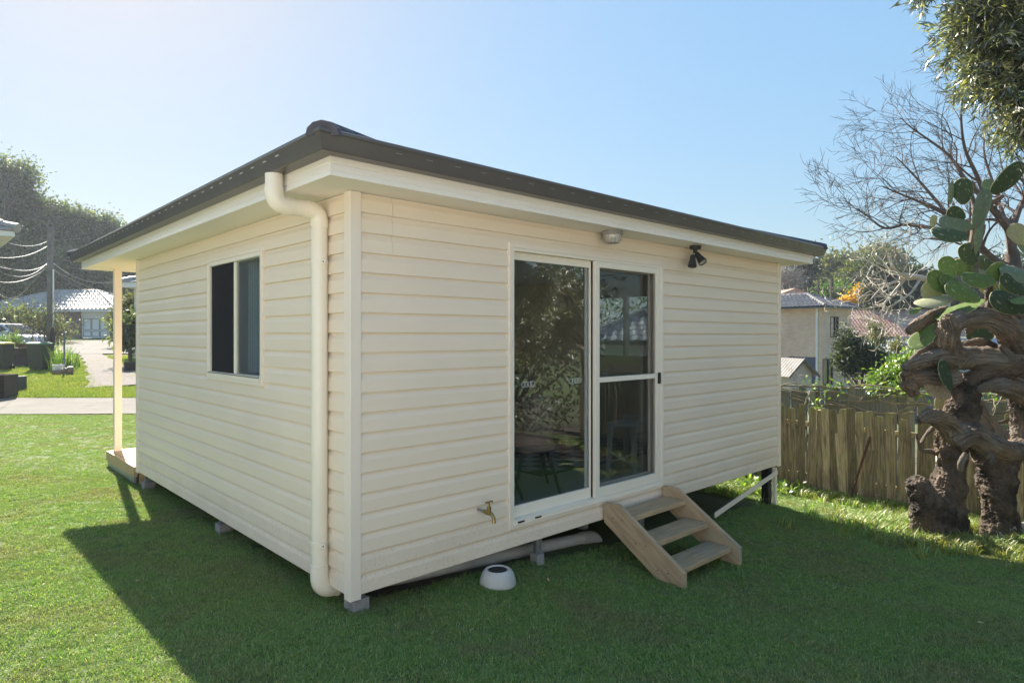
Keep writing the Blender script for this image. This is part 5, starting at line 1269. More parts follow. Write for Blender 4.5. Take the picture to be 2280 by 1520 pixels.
# ================================================================ HOUSES ON THE RIGHT
def quadplane(o, du, dv, w0, rows, run, rise, lc, rc, m, name, parent, **kw):
    mb = MB(); tile_plane(mb, o, du, dv, w0, rows, run, rise, lc, rc, **kw); return tag(mb.build(name, m, parent), kind='stuff')
# brick house: axis aligned to the flat's directions
M['brick_l'] = brickmat('pale_pink_brick', (.68,.46,.33), (.78,.59,.44), (.66,.57,.47))
BH = at(1829,746,42); ba = R(37); BM = Matrix.Translation((BH.x, BH.y, E-3.5)) @ Matrix.Rotation(ba, 4, 'Z')
bh = bpy.data.objects.new('brick_house', None); COL.objects.link(bh); reg(bh, BM); tag(bh, 'two storey pale brick house with grey hipped tile roof beyond the fences', 'house')
B_ = lambda: MB(BM.copy())
HH = 5.25; BW, BL = 4.0, 9.0
def facade(mbf, name, axis, c0, c1, a0, a1, z0, z1, holes, m, parent):
    mb = mbf(); xs_ = sorted({a0,a1,*[h for q in holes for h in q[:2]]}); zs_ = sorted({z0,z1,*[h for q in holes for h in q[2:]]})
    for i in range(len(xs_)-1):
        for j in range(len(zs_)-1):
            cx, cz = (xs_[i]+xs_[i+1])/2, (zs_[j]+zs_[j+1])/2
            if any(h[0] < cx < h[1] and h[2] < cz < h[3] for h in holes): continue
            if axis == 'y': mb.box(xs_[i],xs_[i+1],c0,c1,zs_[j],zs_[j+1])
            else: mb.box(c0,c1,xs_[i],xs_[i+1],zs_[j],zs_[j+1])
    return mb.build(name, m, parent)
hR = [(1.15,2.25,3.35,4.75),(.15,1.5,.2,1.95)]
facade(B_, 'wall', 'y', 0, .2, 0, BW, -.4, HH, hR, M['brick_l'], bh)
facade(B_, 'wall', 'x', 0, .2, .2, BL, -.4, HH, [(.3,2.3,-.1,2.05)], M['brick_l'], bh)
B_().box(.2,BW,BL-.2,BL,-.4,HH).box(BW-.2,BW,.2,BL-.2,-.4,HH).build('wall', M['brick_l'], bh)
for x0_,x1_,z0_,z1_ in hR:
    f = B_().box(x0_,x0_+.06,-.02,.1,z0_,z1_).box(x1_-.06,x1_,-.02,.1,z0_,z1_).box(x0_+.06,x1_-.06,-.02,.1,z0_,z0_+.06).box(x0_+.06,x1_-.06,-.02,.1,z1_-.06,z1_).box((x0_+x1_)/2+.1,(x0_+x1_)/2+.16,-.01,.09,z0_+.06,z1_-.06).build('window', M['black'], bh)
    B_().box(x0_+.06,x1_-.06,.05,.06,z0_+.06,z1_-.06).build('pane', M['glass2'], f)
    B_().box(x0_+.03,x1_-.03,.11,.12,z0_+.03,z1_-.03).build('blind', M['charcoal'], f)
    B_().box(x0_-.05,x1_+.05,-.04,.0,z0_-.1,z0_-.005).build('sill', M['brick_l'], f)
B_().box(.2,1.0,.25,BL-.3,-.3,HH-.1).build('curtain', M['charcoal'], bh)
g_ = B_().box(.05,.1,.3,2.3,-.1,2.05).build('garage_door', mat('blue_grey_door', (.09,.10,.16)), bh)
B_().box(.22,.28,.02,.08,-.3,0).tube([(-.06,.28,HH+.02),(-.06,.28,-.3)], .07, 8).build('downpipe', M['white'], bh)
B_().box(-.45,BW+.45,-.45,BL+.45,HH,HH+.05).build('eave', M['cream_paint'], bh)
mb = B_(); o_ = .5
for a in ((-o_,BW+o_,-o_,-o_+.08),(-o_,BW+o_,BL+o_-.08,BL+o_),(-o_,-o_+.08,-o_+.08,BL+o_-.08),(BW+o_-.08,BW+o_,-o_+.08,BL+o_-.08)): mb.box(a[0],a[1],a[2],a[3],HH+.02,HH+.17)
mb.build('gutter', mat('dark_blue_gutter', (.045,.05,.075), rough=.4), bh)
def hiproof(Tm, x0, x1, y0, y1, z, pitch, m, parent, tw=.30, row=.33, caps=None, wave=.03, th=.02):
    W_, D_ = x1-x0, y1-y0; run = min(W_,D_)/2; rise = math.tan(R(pitch)); n = max(2,int(run/row)); kw = dict(tw=tw, wave=wave, th=th, per=4)
    for o, du, dv, w0 in (((x0,y0,z),(1,0,0),(0,1,0),W_),((x0,y1,z),(0,-1,0),(1,0,0),D_),((x1,y0,z),(0,1,0),(-1,0,0),D_),((x1,y1,z),(-1,0,0),(0,-1,0),W_)):
        mb = MB(Tm.copy()); tile_plane(mb, o, du, dv, w0, n, run, rise, 1, 1, **kw); tag(mb.build('roof', m, parent), kind='stuff')
    mb = MB(Tm.copy()); zt = z+run*rise
    if W_ >= D_: a, b = (x0+run,(y0+y1)/2,zt), (x1-run,(y0+y1)/2,zt)
    else: a, b = ((x0+x1)/2,y0+run,zt), ((x0+x1)/2,y1-run,zt)
    cs = [((x0,y0,z+.04),a),((x0,y1,z+.04),a if W_ >= D_ else b),((x1,y0,z+.04),b if W_ >= D_ else a),((x1,y1,z+.04),b),(a,b)]
    mb2 = MB(Tm.copy())
    for p, q in cs:
        p, q = Vector(p), Vector(q)
        if (q-p).length < .1: continue
        nn = max(1,int((q-p).length/.4)); pts = []; rad = []
        for i in range(nn): pts += [p.lerp(q,i/nn)+Vector((0,0,.03)), p.lerp(q,(i+.98)/nn)+Vector((0,0,.03))]; rad += [.12,.095]
        mb2.tube(pts, rad, 8)
    tag(mb2.build('ridge_caps', caps or m, parent, smooth=True), kind='stuff')
hiproof(BM, -o_, BW+o_, -o_, BL+o_, HH+.12, 21, M['tile_grey'], bh, tw=.3, row=.36, wave=.06, th=.05)
# small gabled shed
SH = at(1757,746,30); SM = Matrix.Translation((SH.x, SH.y, E-3.1)) @ Matrix.Rotation(R(20), 4, 'Z')
sh = bpy.data.objects.new('garden_shed', None); COL.objects.link(sh); reg(sh, SM); tag(sh, 'small cream gabled shed with grey corrugated roof below the brick house', 'shed')
S_ = lambda: MB(SM.copy()); sw, sln, se, sr = 1.35, 2.2, 1.35, 1.95
M['shedwall'] = mat('shed_wall', (.62,.56,.50), (.52,.47,.42), 1, .8)
S_().prism([(0,0,-.5),(sw,0,-.5),(sw,0,se),(sw/2,0,sr),(0,0,se)], (0,0,0), (0,.05,0)).build('gable_wall', M['shedwall'], sh)
for k in (1,2): S_().box(sw*k/3-.012,sw*k/3+.012,-.012,0,-.4,se).build('batten', M['shedwall'], sh)
S_().box(0,.05,.05,sln,-.5,se).build('side_wall', M['shedwall'], sh); S_().box(sw-.05,sw,.05,sln,-.5,se).build('side_wall', M['shedwall'], sh)
M['corr'] = mat('fibro_roof', (.36,.33,.30), (.26,.24,.22), 2, .85)
for sgn, xx in ((1,-.25),(-1,sw+.25)):
    mb = S_(); V_ = []; n_c = 56; tp = (sw/2, sr+.06); lo = (xx, se-.18)
    for k in range(n_c+1):
        yy = -.25+(sln+.4)*k/n_c; wv = .018*math.cos(k*math.pi/1.0*.5*1.0)
        V_ += [(lo[0],yy,lo[1]+wv),(tp[0],yy,tp[1]+wv)]
    mb.add(V_, [(2*k,2*k+1,2*k+3,2*k+2) if sgn > 0 else (2*k,2*k+2,2*k+3,2*k+1) for k in range(n_c)]); o = mb.build('roof_sheet', M['corr'], sh); sd_ = o.modifiers.new('s','SOLIDIFY'); sd_.thickness = .012
    S_().prism([(lo[0],-.28,lo[1]-.10),(lo[0],-.28,lo[1]+.03),(tp[0],-.28,tp[1]+.03),(tp[0],-.28,tp[1]-.10)], (0,0,0), (0,.03,0)).build('barge_board', mat('old_barge', (.15,.14,.12)) if sgn > 0 else bpy.data.materials['old_barge'], sh)
# red roofed house
RH = at(1888,746,56); RM_ = Matrix.Translation((RH.x-.5, RH.y, E-3.3)) @ Matrix.Rotation(R(-4), 4, 'Z')
rh = bpy.data.objects.new('red_roof_house', None); COL.objects.link(rh); reg(rh, RM_); tag(rh, 'long low house with faded red tile roof and grey metal verandah roof', 'house')
R_ = lambda: MB(RM_.copy())
RLn = 17
mb = R_(); tile_plane(mb, (0,1.9,3.15), (1,0,0), (0,1,0), RLn, 13, 3.9, .66, 0, 0, tw=.30, th=.03, wave=.05, per=4); tag(mb.build('tile_roof', M['tile_red'], rh), kind='stuff')
mb = R_(); tile_plane(mb, (RLn,9.7,3.15), (-1,0,0), (0,-1,0), RLn, 6, 3.9, .66, 0, 0, tw=.6, th=.03, wave=.04, per=2); tag(mb.build('tile_roof', M['tile_red'], rh), kind='stuff')
M['metalroof'] = mat('pale_metal_roof', (.42,.43,.46), (.36,.37,.40), 2, .4, metal=.2)
n_c = int(RLn/.2)
for k in range(int(RLn/.76)):
    x_ = k*.76; mb = R_(); V_ = []
    for j in range(9):
        wv = .035 if j % 2 else 0; V_ += [(x_+j*.76/8,-1.6,1.78+wv),(x_+j*.76/8,1.95,3.02+wv)]
    mb.add(V_, [(2*j,2*j+2,2*j+3,2*j+1) for j in range(8)]); mb.build('roof_sheet', M['metalroof'], rh)
R_().box(0,RLn,-1.72,-1.6,1.66,1.79).build('gutter', M['white'], rh)
R_().box(0,RLn,1.0,1.15,-.5,2.6).build('wall', M['white'], rh)
for k in range(7): R_().box(.2+k*2.7,.32+k*2.7,-1.5,-1.38,-.5,1.7).build('verandah_post', M['white'], rh)
for k in range(5):
    f = R_().box(2.2+k*3.2,3.6+k*3.2,.93,.99,.4,1.7).build('window', M['white'], rh); R_().box(2.3+k*3.2,3.5+k*3.2,.90,.925,.5,1.6).build('pane', M['glass2'], f)
R_().lathe([(.09,0),(.09,.25),(.2,.27),(.2,.36),(.05,.42),(0,.42)], 12, (5.2,.9,2.68)).build('roof_vent', M['black'], rh)
# rooftops up the hill
for i, (px, py, Zz, wd_, lab) in enumerate(((1768,662,70,6,'pinkish roof of a distant house peeking above the grey tiles'),(2012,672,70,5,'distant house with steep brown gable between the dark conifers'))):
    p = at(px, py, Zz); hgt = p.z-ground(p.x, Zz); TM = Matrix.Translation((p.x-wd_/2, Zz, ground(p.x,Zz)))
    h_ = bpy.data.objects.new('distant_house', None); COL.objects.link(h_); reg(h_, TM); tag(h_, lab, 'house')
    MB(TM).box(0,wd_,0,6,-.5,hgt-.2).build('wall', M['cream_paint'], h_)
    mb = MB(TM); 
    mb.prism([(-.4,-.4,hgt-.3),(wd_+.4,-.4,hgt-.3),(wd_/2,-.4,hgt+(1.0 if i == 0 else 2.0))], (0,0,0), (0,6.8,0)); mb.build('roof', M['tile_red'], h_)
# two distant power poles above the bush
for px, y0_, lab in ((1822,625,'thin distant power pole with cross arm, left of two'),(1852,620,'thicker distant pole right beside the olive gum')):
    p = at(px, y0_, 68); g = ground(p.x, 68); o = empty('power_pole', (p.x,68,g), 0, lab, 'pole')
    MB().tube([(p.x,68,g-.3),(p.x,68,p.z)], .14 if px < 1840 else .2, 8).build('pole', M['bark'], o)
    if px < 1840: MB().bar((p.x-.9,68,p.z-1.0),(p.x+.9,68,p.z-1.0),.12,.12).build('cross_arm', M['bark'], o)
# neighbour's garage seen through the room windows
GM = Matrix.Translation((2.4,19.0,ground(4,20)-.1)) @ Matrix.Rotation(R(-6),4,'Z')
gh = bpy.data.objects.new('white_garage', None); COL.objects.link(gh); reg(gh, GM); tag(gh, 'white weatherboard garage with tiled roof seen through the back window of the room', 'garage')
G_ = lambda: MB(GM.copy())
for k in range(14): G_().prism([(0,-.02,k*.17),(0,-.035,k*.17),(0,-.01,k*.17+.17),(0,.0,k*.17+.17)], (0,0,0), (3.2,0,0)).build('weatherboard', M['white'], gh)
G_().box(0,3.2,0,4,-.2,2.38).build('wall', M['white'], gh); G_().box(1.7,1.95,-.05,-.036,.6,1.9).build('window', M['black'], gh)
G_().box(-.4,3.6,-.5,4.5,2.385,2.5).build('eave', M['charcoal'], gh)
hiproof(GM, -.4, 3.6, -.5, 4.5, 2.5, 24, M['tile_pale'], gh, row=.33, wave=.05)
tree('garden_tree', 'tree behind the white garage seen through the room window', 'tree', [(5.5,28,E+1.5,2.5,2,2.5),(1.5,30,E+1.0,2.2,2,2.2)], (4,28,ground(4,28)), M['f_green'], 160, 16, .7, .25, .4, .15, 90, shell=.4)
# ================================================================ LEFT BACKGROUND
# garage house across the drive
M['brick_d'] = brickmat('brown_brick', (.20,.12,.09), (.27,.17,.13), (.30,.26,.22))
q0 = at(258,746,54); gH = E-.30
LM = Matrix.Translation((q0.x, 54, gH)); lh = bpy.data.objects.new('garage_house', None); COL.objects.link(lh); reg(lh, LM)
tag(lh, 'low house with sunlit pale tile roof and panelled cream garage door', 'house')
K = lambda: MB(LM.copy())
k_ = 54/F
def X_(px): return (px-258)*k_
def Z_(py): return (746-py)*k_+.30
M['doorcream'] = mat('garage_door_cream', (.84,.82,.78), (.80,.78,.74), 2, .6)
eave = Z_(693)
K().box(X_(-60), X_(72), 0.0, .25, -.6, eave).build('wall', M['brick_d'], lh)
K().box(X_(168), X_(180), -.1, .25, -.5, eave).build('brick_pillar', M['brick_d'], lh)
K().box(X_(244), X_(257), -.02, .25, -.5, eave).build('brick_pillar', M['brick_d'], lh)
K().box(X_(72), X_(168)-.003, .05, .25, -.5, eave).build('wall', M['brick_d'], lh)
K().box(X_(180)+.003, X_(244)-.003, .05, .25, Z_(705), eave).build('lintel', M['doorcream'], lh)
K().box(X_(257), X_(257)+.2, .25, 9, -.5, eave).build('wall', M['brick_d'], lh)
def gdoor(pa, pb_, pt, pbm):
    d = K().box(X_(pa), X_(pb_), .08, .14, Z_(pbm), Z_(pt)).build('garage_door', M['doorcream'], lh)
    n = 3; w_ = (pb_-pa); 
    for i in range(n):
        for (t0, t1) in ((.10,.60),(.70,.92)):
            xa = X_(pa+w_*(.07+i*.305)); xb = X_(pa+w_*(.07+i*.305+.25)); za_ = Z_(pt+(pbm-pt)*t1); zb_ = Z_(pt+(pbm-pt)*t0)
            f = K().box(xa,xb,.06,.079,za_,zb_).build('panel', M['doorcream'], d)
            mb = K(); s_ = .035
            mb.box(xa-s_,xa,.055,.0795,za_-s_,zb_+s_).box(xb,xb+s_,.055,.0795,za_-s_,zb_+s_).box(xa,xb,.055,.0795,za_-s_,za_).box(xa,xb,.055,.0795,zb_,zb_+s_); mb.build('moulding', M['charcoal'], d)
gdoor(181,243,705,752); gdoor(118,167,705,752)
K().box(X_(-60), X_(257)+.2, -.3, .0, -.9, -.02).build('plinth', M['brick_d'], lh)
K().box(X_(-60), X_(258)+.3, -.55, -.45, eave-.04, eave+.12).build('gutter', M['white'], lh)
K().box(X_(-60), X_(258)+.3, -.45, .3, eave+.001, eave+.04).build('eave', M['white'], lh)
hiproof(LM, X_(-62), X_(258)+.4, -.55, 8.3, eave+.14, 22.5, M['tile_pale'], lh, tw=.33, row=.36, wave=.07, th=.05)
# hill of dark trees behind
GL = 'dark trees on the rise behind the garage house'
HT = [((0,480,30,90),(10,420,52,62),(-30,430,60,80),(45,395,34,34),(60,440,25,30)),((95,470,26,30),(80,530,60,60),(115,500,30,40),(140,480,24,30)),
 ((168,520,30,44),(185,500,20,34),(160,570,50,60)),((215,520,24,34),(238,505,18,22),(225,570,40,55)),((0,600,70,60),(60,590,60,60)),((130,610,60,50),(190,620,50,40)),((255,600,40,60),(300,630,40,50),(260,560,24,40))]
LB = ['tallest dark tree at the left edge with a ragged crown','dark tree stepping down right of the tallest one','middle dark tree behind the power pole top','dark tree nearest the gutter end of the flat','low dark mass of tree at the left edge under the tallest','low dark tree directly above the pale roof ridge','dark tree showing under the porch eave']
for i, (bl_, lb) in enumerate(zip(HT, LB)):
    Zz = 66+i*1.5 if i not in (4,5) else 63
    tree('hill_tree', lb, 'tree', [pb(a,b,Zz,c,d) for a,b,c,d in bl_], gbase(bl_[0][0],Zz), M['f_hill'], 230 if i else 330, 56, .95, .34, .5, .4, 120+i, GL, shell=.35, nl=40)
for i, (px, py, rx, ry, Zz) in enumerate(((300,690,22,30,32),(288,735,20,26,26),(262,715,10,14,40))):
    tree('side_tree', ['olive tree behind the porch post, upper','dark green shrub behind the porch post, lower','small pale shrub against the garage brickwork'][i], 'tree', [pb(px,py,Zz,rx,ry)], gbase(px,Zz), [M['f_olive'],M['f_hill'],M['f_olive']][i], 150, 18, .4, .2, .4, .08, 140+i, shell=.3)
# low hedge, dark garden between
tree('garden_hedge', 'dark garden shrubs in front of the brick wall behind the car', 'shrub', [pb(20,712,44,40,16),pb(85,722,44,34,20),pb(130,740,46,18,9)], gbase(60,44), M['f_hill'], 240, 18, .7, .28, .4, .1, 150, shell=.4)
# other house's roof corner right of the porch post
NM = Matrix.Translation((at(278,746,30).x, 30, ground(-18,30))); nh = bpy.data.objects.new('white_eave_house', None); COL.objects.link(nh); reg(nh, NM); tag(nh, 'white guttered house corner visible between porch post and side wall', 'house')
W_ = lambda: MB(NM.copy()); ez = (746-640)*30/F+E-ground(-18,30)
W_().box(.2,9,.4,8,-.3,ez).build('wall', M['cream_paint'], nh); W_().box(-.1,9,-.2,8,ez+.001,ez+.22).build('fascia', M['white'], nh)
hiproof(NM, -.15, 9, -.25, 8, ez+.225, 20, M['tile_pale'], nh, row=.4, wave=.05)
# neighbouring house at the left edge: only its eave corner shows
ex = at(33,746,16).x
VM = Matrix.Translation((ex, 16, ground(ex,16))) @ Matrix.Rotation(R(44),4,'Z'); vh = bpy.data.objects.new('neighbour_house', None); COL.objects.link(vh); reg(vh, VM); tag(vh, 'neighbouring house at the left edge showing its tiled eave corner', 'house')
Vv = lambda: MB(VM.copy()); ez = (746-527)*16/F+E-ground(ex,16)
Vv().box(-13,-.42,.35,6,-.3,ez).build('wall', mat('grey_render', (.26,.27,.29)), vh)
for x_ in (-4.5,-8.5): Vv().box(x_,x_+1.3,.30,.345,1.1,2.3).build('window', M['charcoal'], vh)
Vv().tube([(-6,.25,ez),(-6,.25,0)], .05, 8).build('downpipe', M['white'], vh); Vv().box(-.46,-.40,.30,.42,ez-.9,ez).build('corner_board', M['white'], vh)
Vv().box(-13,.0,-.02,6,ez+.001,ez+.13).build('fascia', M['white'], vh)
hiproof(VM, -13, .05, -.06, 6, ez+.14, 20, M['tile_pale'], vh, tw=.26, row=.33, wave=.05)
# power pole and wires
PZ = 30; pp = at(112,600,PZ); g = ground(pp.x, PZ); pol = empty('power_pole', (pp.x,PZ,g), 0, 'grey timber power pole in front of the dark hill trees', 'pole')
tpz = at(112,505,PZ).z
M['polew'] = mat('grey_pole_timber', (.22,.20,.19), (.15,.14,.13), 3, .8)
MB().tube([(pp.x,PZ,g-.2),(pp.x,PZ,tpz)], [.15,.115], 12).build('shaft', M['polew'], pol, smooth=True)
MB().tube([(pp.x+.2,PZ-.08,g+1.5),(pp.x+.2,PZ-.08,at(0,600,PZ).z)], .03, 6).build('conduit', M['white'], pol)
M['wire'] = mat('pale_cable', (.45,.44,.42), rough=.5)
WL = [((108,546),(-40,568),9,.028),((108,586),(-40,566),22,.03),((108,582),(-40,578),9,.022),((108,594),(-40,580),30,.022),((106,594),(-40,616),26,.03),((-30,620),(62,642),26,.022),
      ((108,535),(-40,518),14,.02),((118,585),(275,622),26,.024),((118,596),(275,640),30,.02),((118,600),(300,664),40,.02),((100,596),(-30,690),34,.02)]
for i, (a, b, Zb, r_) in enumerate(WL):
    A_ = at(a[0], a[1], PZ); B__ = at(b[0], b[1], Zb if Zb > 12 else 20); pts = []
    for j in range(17):
        t = j/16; p = A_.lerp(B__, t); p.z -= .28*(1-(2*t-1)**2)*(1+.6*(i % 3)); pts.append(p)
    o = MB().tube(pts, r_*.32, 5).build('overhead_cable', M['wire']); tag(o, ['highest cable running left from the pole', 'upper pair cable sagging left below the highest one', 'second of the upper cables, almost straight to the left edge', 'cable leaving the pole just under the upper pair', 'steeper cable dropping left from below the pole middle', 'short loose cable crossing low at the left edge', 'far cable at the pole top rising toward the left edge', 'upper cable running right behind the porch eave', 'lower cable running right toward the porch post', 'lowest right hand cable ending behind the side wall', 'cable sweeping down left to the bottom of the bundle'][i], 'cable', 'overhead cables from the power pole')
# bins
M['bin'] = mat('dark_green_bin', (.030,.042,.040), (.040,.052,.048), 4, .45); M['binlid_g'] = mat('green_bin_lid', (.06,.22,.10), rough=.4); M['binlid_y'] = mat('yellow_bin_lid', (.55,.45,.04), rough=.4)
def bin_(px, Zb, lid, lab):
    p = at(px, 746, Zb); g = ground(p.x, Zb); T = Matrix.Translation((p.x,Zb,g)) @ Matrix.Rotation(R(8),4,'Z')
    b = bpy.data.objects.new('wheelie_bin', None); COL.objects.link(b); reg(b, T); tag(b, lab, 'bin', 'wheelie bins on the grass')
    mb = MB(T); V_ = []
    for z, hx_, y0_, y1_ in ((.02,.235,-.22,.26),(.12,.24,-.23,.28),(.92,.285,-.34,.33),(.98,.295,-.35,.34)): V_ += [(-hx_,y0_,z),(hx_,y0_,z),(hx_,y1_,z),(-hx_,y1_,z)]
    mb.add(V_, [(3,2,1,0)]+[(i*4+k,i*4+(k+1)%4,(i+1)*4+(k+1)%4,(i+1)*4+k) for i in range(3) for k in range(4)]+[(12,13,14,15)]); mb.build('body', M['bin'], b, bevel=.02)
    MB(T).box(-.31,.31,-.36,.34,.981,1.03).prism([(-.29,-.35,1.03),(.29,-.35,1.03),(.26,-.25,1.07),(-.26,-.25,1.07)], (0,0,0), (0,.5,0)).build('lid', lid, b, bevel=.012)
    MB(T).tube([(-.24,.40,1.02),(.24,.40,1.02)], .018, 8).build('handle', M['bin'], b)
    for sx in (-.27,.27): MB(T).tube([(sx-.025,.24,.10),(sx+.025,.24,.10)], .10, 16).build('wheel', M['black'], b)
    MB(T).lathe([(.045,0),(.065,0),(.065,.004),(.045,.004)], 20, (0,-.292,.74), Matrix.Rotation(R(96),4,'X')).build('crest', M['sticker'], b)
    MB(T).box(-.09,.09,-.281,-.276,.645,.665).build('crest_text', M['sticker'], b)
bin_(88, 24.4, M['binlid_g'], 'dark wheelie bin with green lid standing before the sleeper wall')
bin_(2, 24.4, M['binlid_y'], 'dark wheelie bin with yellow lid cut off by the left edge')
# sleeper garden wall
M['sleeper'] = mat('dark_sleeper', (.085,.065,.055), (.05,.04,.035), 3, .85, .3, 12, stretch=(1,8,8), rnd=.2)
a = at(-30,746,26); b = at(72,746,26.4); g = ground(a.x, 26)
sw_ = empty('sleeper_wall', (b.x,26.4,g), 0, 'low retaining wall of dark timber sleepers behind the bins', 'wall')
for k in range(4): 
    z = ground(b.x,26)+.09+k*.185; 
    for j in range(2): p0 = a.lerp(b, j*.5); p1 = a.lerp(b, j*.5+.495); MB().bar((p0.x,p0.y,z),(p1.x,p1.y,z),.09,.178).build('sleeper', M['sleeper'], sw_)
so_ = empty('garden_soil', (a.x,27,g), 0); 
COL.objects.unlink(so_)
z_g = ground(b.x,26)+.70; o = MB().prism([(a.x-8,26.6,z_g),(b.x+.1,26.6,z_g),(-24.0,32.5,z_g),(a.x-9,32.5,z_g)], (0,0,-1.2), (0,0,0)).build('garden_bed', M['dirt']); tag(o, kind='structure')
for px, py, w_, h_, lab in ((60,765,17,11,'brown block stacked on the sleeper wall left of the green lidded bin'),(47,757,6,10,'small dark post stump on the sleeper wall')):
    p = at(px, py+h_/2, 26.3); k2 = 26.3/F; z0_ = ground(b.x,26)+.74; o = MB().box(p.x-w_*k2/2, p.x+w_*k2/2, 26.2, 26.5, z0_, z0_+h_*k2).build('garden_block', M['rust'], bevel=.015); tag(o, lab, 'block')
# leaning planks
for i, (x0_, x1_, y1_) in enumerate(((104,117,730),(108,122,740),(100,114,752))):
    p = at(x0_, 790, 25.2); p.z = ground(p.x, 25.2); q = at(x1_, y1_, 25.6)
    o = MB().bar(p, q, .05, .14).build('leaning_plank', M['sleeper']); tag(o, ['tallest dark plank leaning behind the green lidded bin','middle dark plank of the leaning three by the bin','shortest dark plank leaning closest to the bin'][i], 'plank')
# strappy plants and twiggy bush
rs_ = np.random.RandomState(77)
def strappy(px, Zb, h, n, lab, seed, m_='f_lime'):
    rs_ = np.random.RandomState(seed); p = at(px, 746, Zb); g = ground(p.x, Zb); root = empty('strap_leaf_plant', (p.x,Zb,g), 0, lab, 'plant', 'strap leaved plants by the drive')
    mb = MB()
    for k in range(n):
        a = rs_.rand()*6.28; le = h*(.7+.5*rs_.rand()); o = .25+.75*rs_.rand(); b0 = Vector((p.x+rs_.randn()*.10, Zb+rs_.randn()*.10, g)); w_ = .022
        d = Vector((math.cos(a), math.sin(a), 0)); s_ = Vector((-d.y, d.x, 0))*w_; V_ = []
        for t in (0,.3,.6,.85,1): q = b0+d*le*o*.6*t**1.6+Vector((0,0,le*(t-.45*o*t*t*1.1))); V_ += [q-s_*(1-t*.85), q+s_*(1-t*.85)]
        mb.add(V_, [(2*i,2*i+1,2*i+3,2*i+2) for i in range(4)])
    mb.build('leaves', M[m_], root); return root
for i, (px, Zb, h) in enumerate(((125,23.6,.95),(140,23.9,1.0),(152,24.3,.9),(133,24.6,1.2),(148,25.0,1.1),(163,25.6,.7),(118,24.8,1.0))):
    strappy(px, Zb, h, 46, ['strap leaved plant nearest the leaning planks','strap leaved plant left of centre in the clump','strap leaved plant at the drive edge front','tall strap leaved plant at the clump middle','tall strap leaved plant at the clump back','short strap leaved plant furthest toward the drive','strap leaved plant half behind the bin'][i], 200+i)
b0 = at(95,746,28); b0.z = ground(b0.x,28); tb_ = empty('twiggy_bush', b0, 0, 'leafless bush with fine arching twigs in front of the garage house', 'bush')
rr = random.Random(41); mb = MB()
for k in range(16):
    d = Vector((rr.gauss(0,.55), rr.gauss(0,.3), 1)); grow(mb, b0+Vector((rr.gauss(0,.45),rr.gauss(0,.3),0)), d, rr.uniform(1.2,1.9), .022, 3, rr, .25, 4, 0, 3, .62, .007)
mb.build('stems', M['bare'], tb_)
rs_ = np.random.RandomState(42); n = 800; P_ = np.array([b0.x-.5,28,b0.z+1.6])+rs_.randn(n,3)*np.array([.9,.5,.65]); V, Q = leaves(P_, runit(n,rs_), runit(n,rs_), .05+.05*rs_.rand(n), .04+.02*rs_.rand(n))
tag(link('buds', npmesh('buds', V-np.array(b0[:]), Q, M['f_olive']), None, tb_, WM[tb_.name]), kind='stuff')
# flower pot on the log edging, garden pole
p = at(130,746,23.0); g = ground(p.x,23)
o = MB().lathe([(0,0),(.10,0),(.17,.02),(.19,.22),(.20,.25),(.18,.25),(.17,.2),(0,.2)], 20, (p.x,23,g+.10)).build('flower_pot', M['white'], smooth=True); tag(o, 'white bowl pot on the log edge among strap leaves', 'pot')
lg = empty('log_edging', (p.x,22.9,g), 0, 'rough dark log edging under the white pot', 'edging')
for i, (x0_, x1_, r_) in enumerate(((118,140,.10),(138,152,.14),(150,163,.17))):
    a_ = at(x0_,746,22.7); b_ = at(x1_,746,22.8); MB().tube([(a_.x,22.7,ground(a_.x,22.7)+r_*.8),((a_.x+b_.x)/2,22.76,ground(b_.x,22.7)+r_*.85),(b_.x,22.8,ground(b_.x,22.8)+r_*.8)], [r_,r_*1.1,r_], 10).build('log', M['cbark'], lg, smooth=True)
o = MB().tube([(p.x,23.3,g),(p.x,23.3,g+1.5)], .03, 10).build('garden_pole', mat('blue_grey_pole', (.12,.16,.20))); tag(o, 'bluish grey pole standing in the strap leaved plants', 'pole')
# dark planter boxes at the left edge
def planter(px0, px1, pyt, pyb, Zb, m_, lab):
    a_ = at(px0, pyt, Zb); b_ = at(px1, pyb, Zb); g = ground(b_.x, Zb); w_ = b_.x-a_.x; h_ = (pyb-pyt)*Zb/F
    T = Matrix.Translation((a_.x+w_/2, Zb, g)); r_ = bpy.data.objects.new('planter_box', None); COL.objects.link(r_); reg(r_, T); tag(r_, lab, 'planter')
    mb = MB(T); mb.box(-w_/2,w_/2,0,.04,0,h_).box(-w_/2,w_/2,.46,.5,0,h_).box(-w_/2,-w_/2+.04,.04,.46,0,h_).box(w_/2-.04,w_/2,.04,.46,0,h_); mb.build('box', m_, r_, bevel=.01)
    MB(T).box(-w_/2+.04,w_/2-.04,.04,.46,0,h_*.85).build('soil', M['dirt'], r_)
    if m_ is M['sleeper']:
        for k in range(1,4): MB(T).box(-w_/2-.004,w_/2+.004,-.004,-.0005,h_*k/4-.008,h_*k/4+.008).build('groove', M['black'], r_)
planter(8, 31, 841, 875, 18.6, M['bin'], 'dark green plastic planter tub behind the timber planter')
planter(-30, 9, 838, 892, 17.2, M['sleeper'], 'brown timber planter cut off by the left edge')
for i, (px, lab) in enumerate(((294,'grey timber tub with a shrub behind the porch post'),)):
    p = at(px,746,24); g = ground(p.x,24); o = MB().lathe([(0,0),(.22,0),(.24,.02),(.27,.36),(.25,.36),(.23,.3),(0,.3)], 14, (p.x,24,g)).build('round_tub', M['sleeper'], smooth=True); tag(o, lab, 'tub')
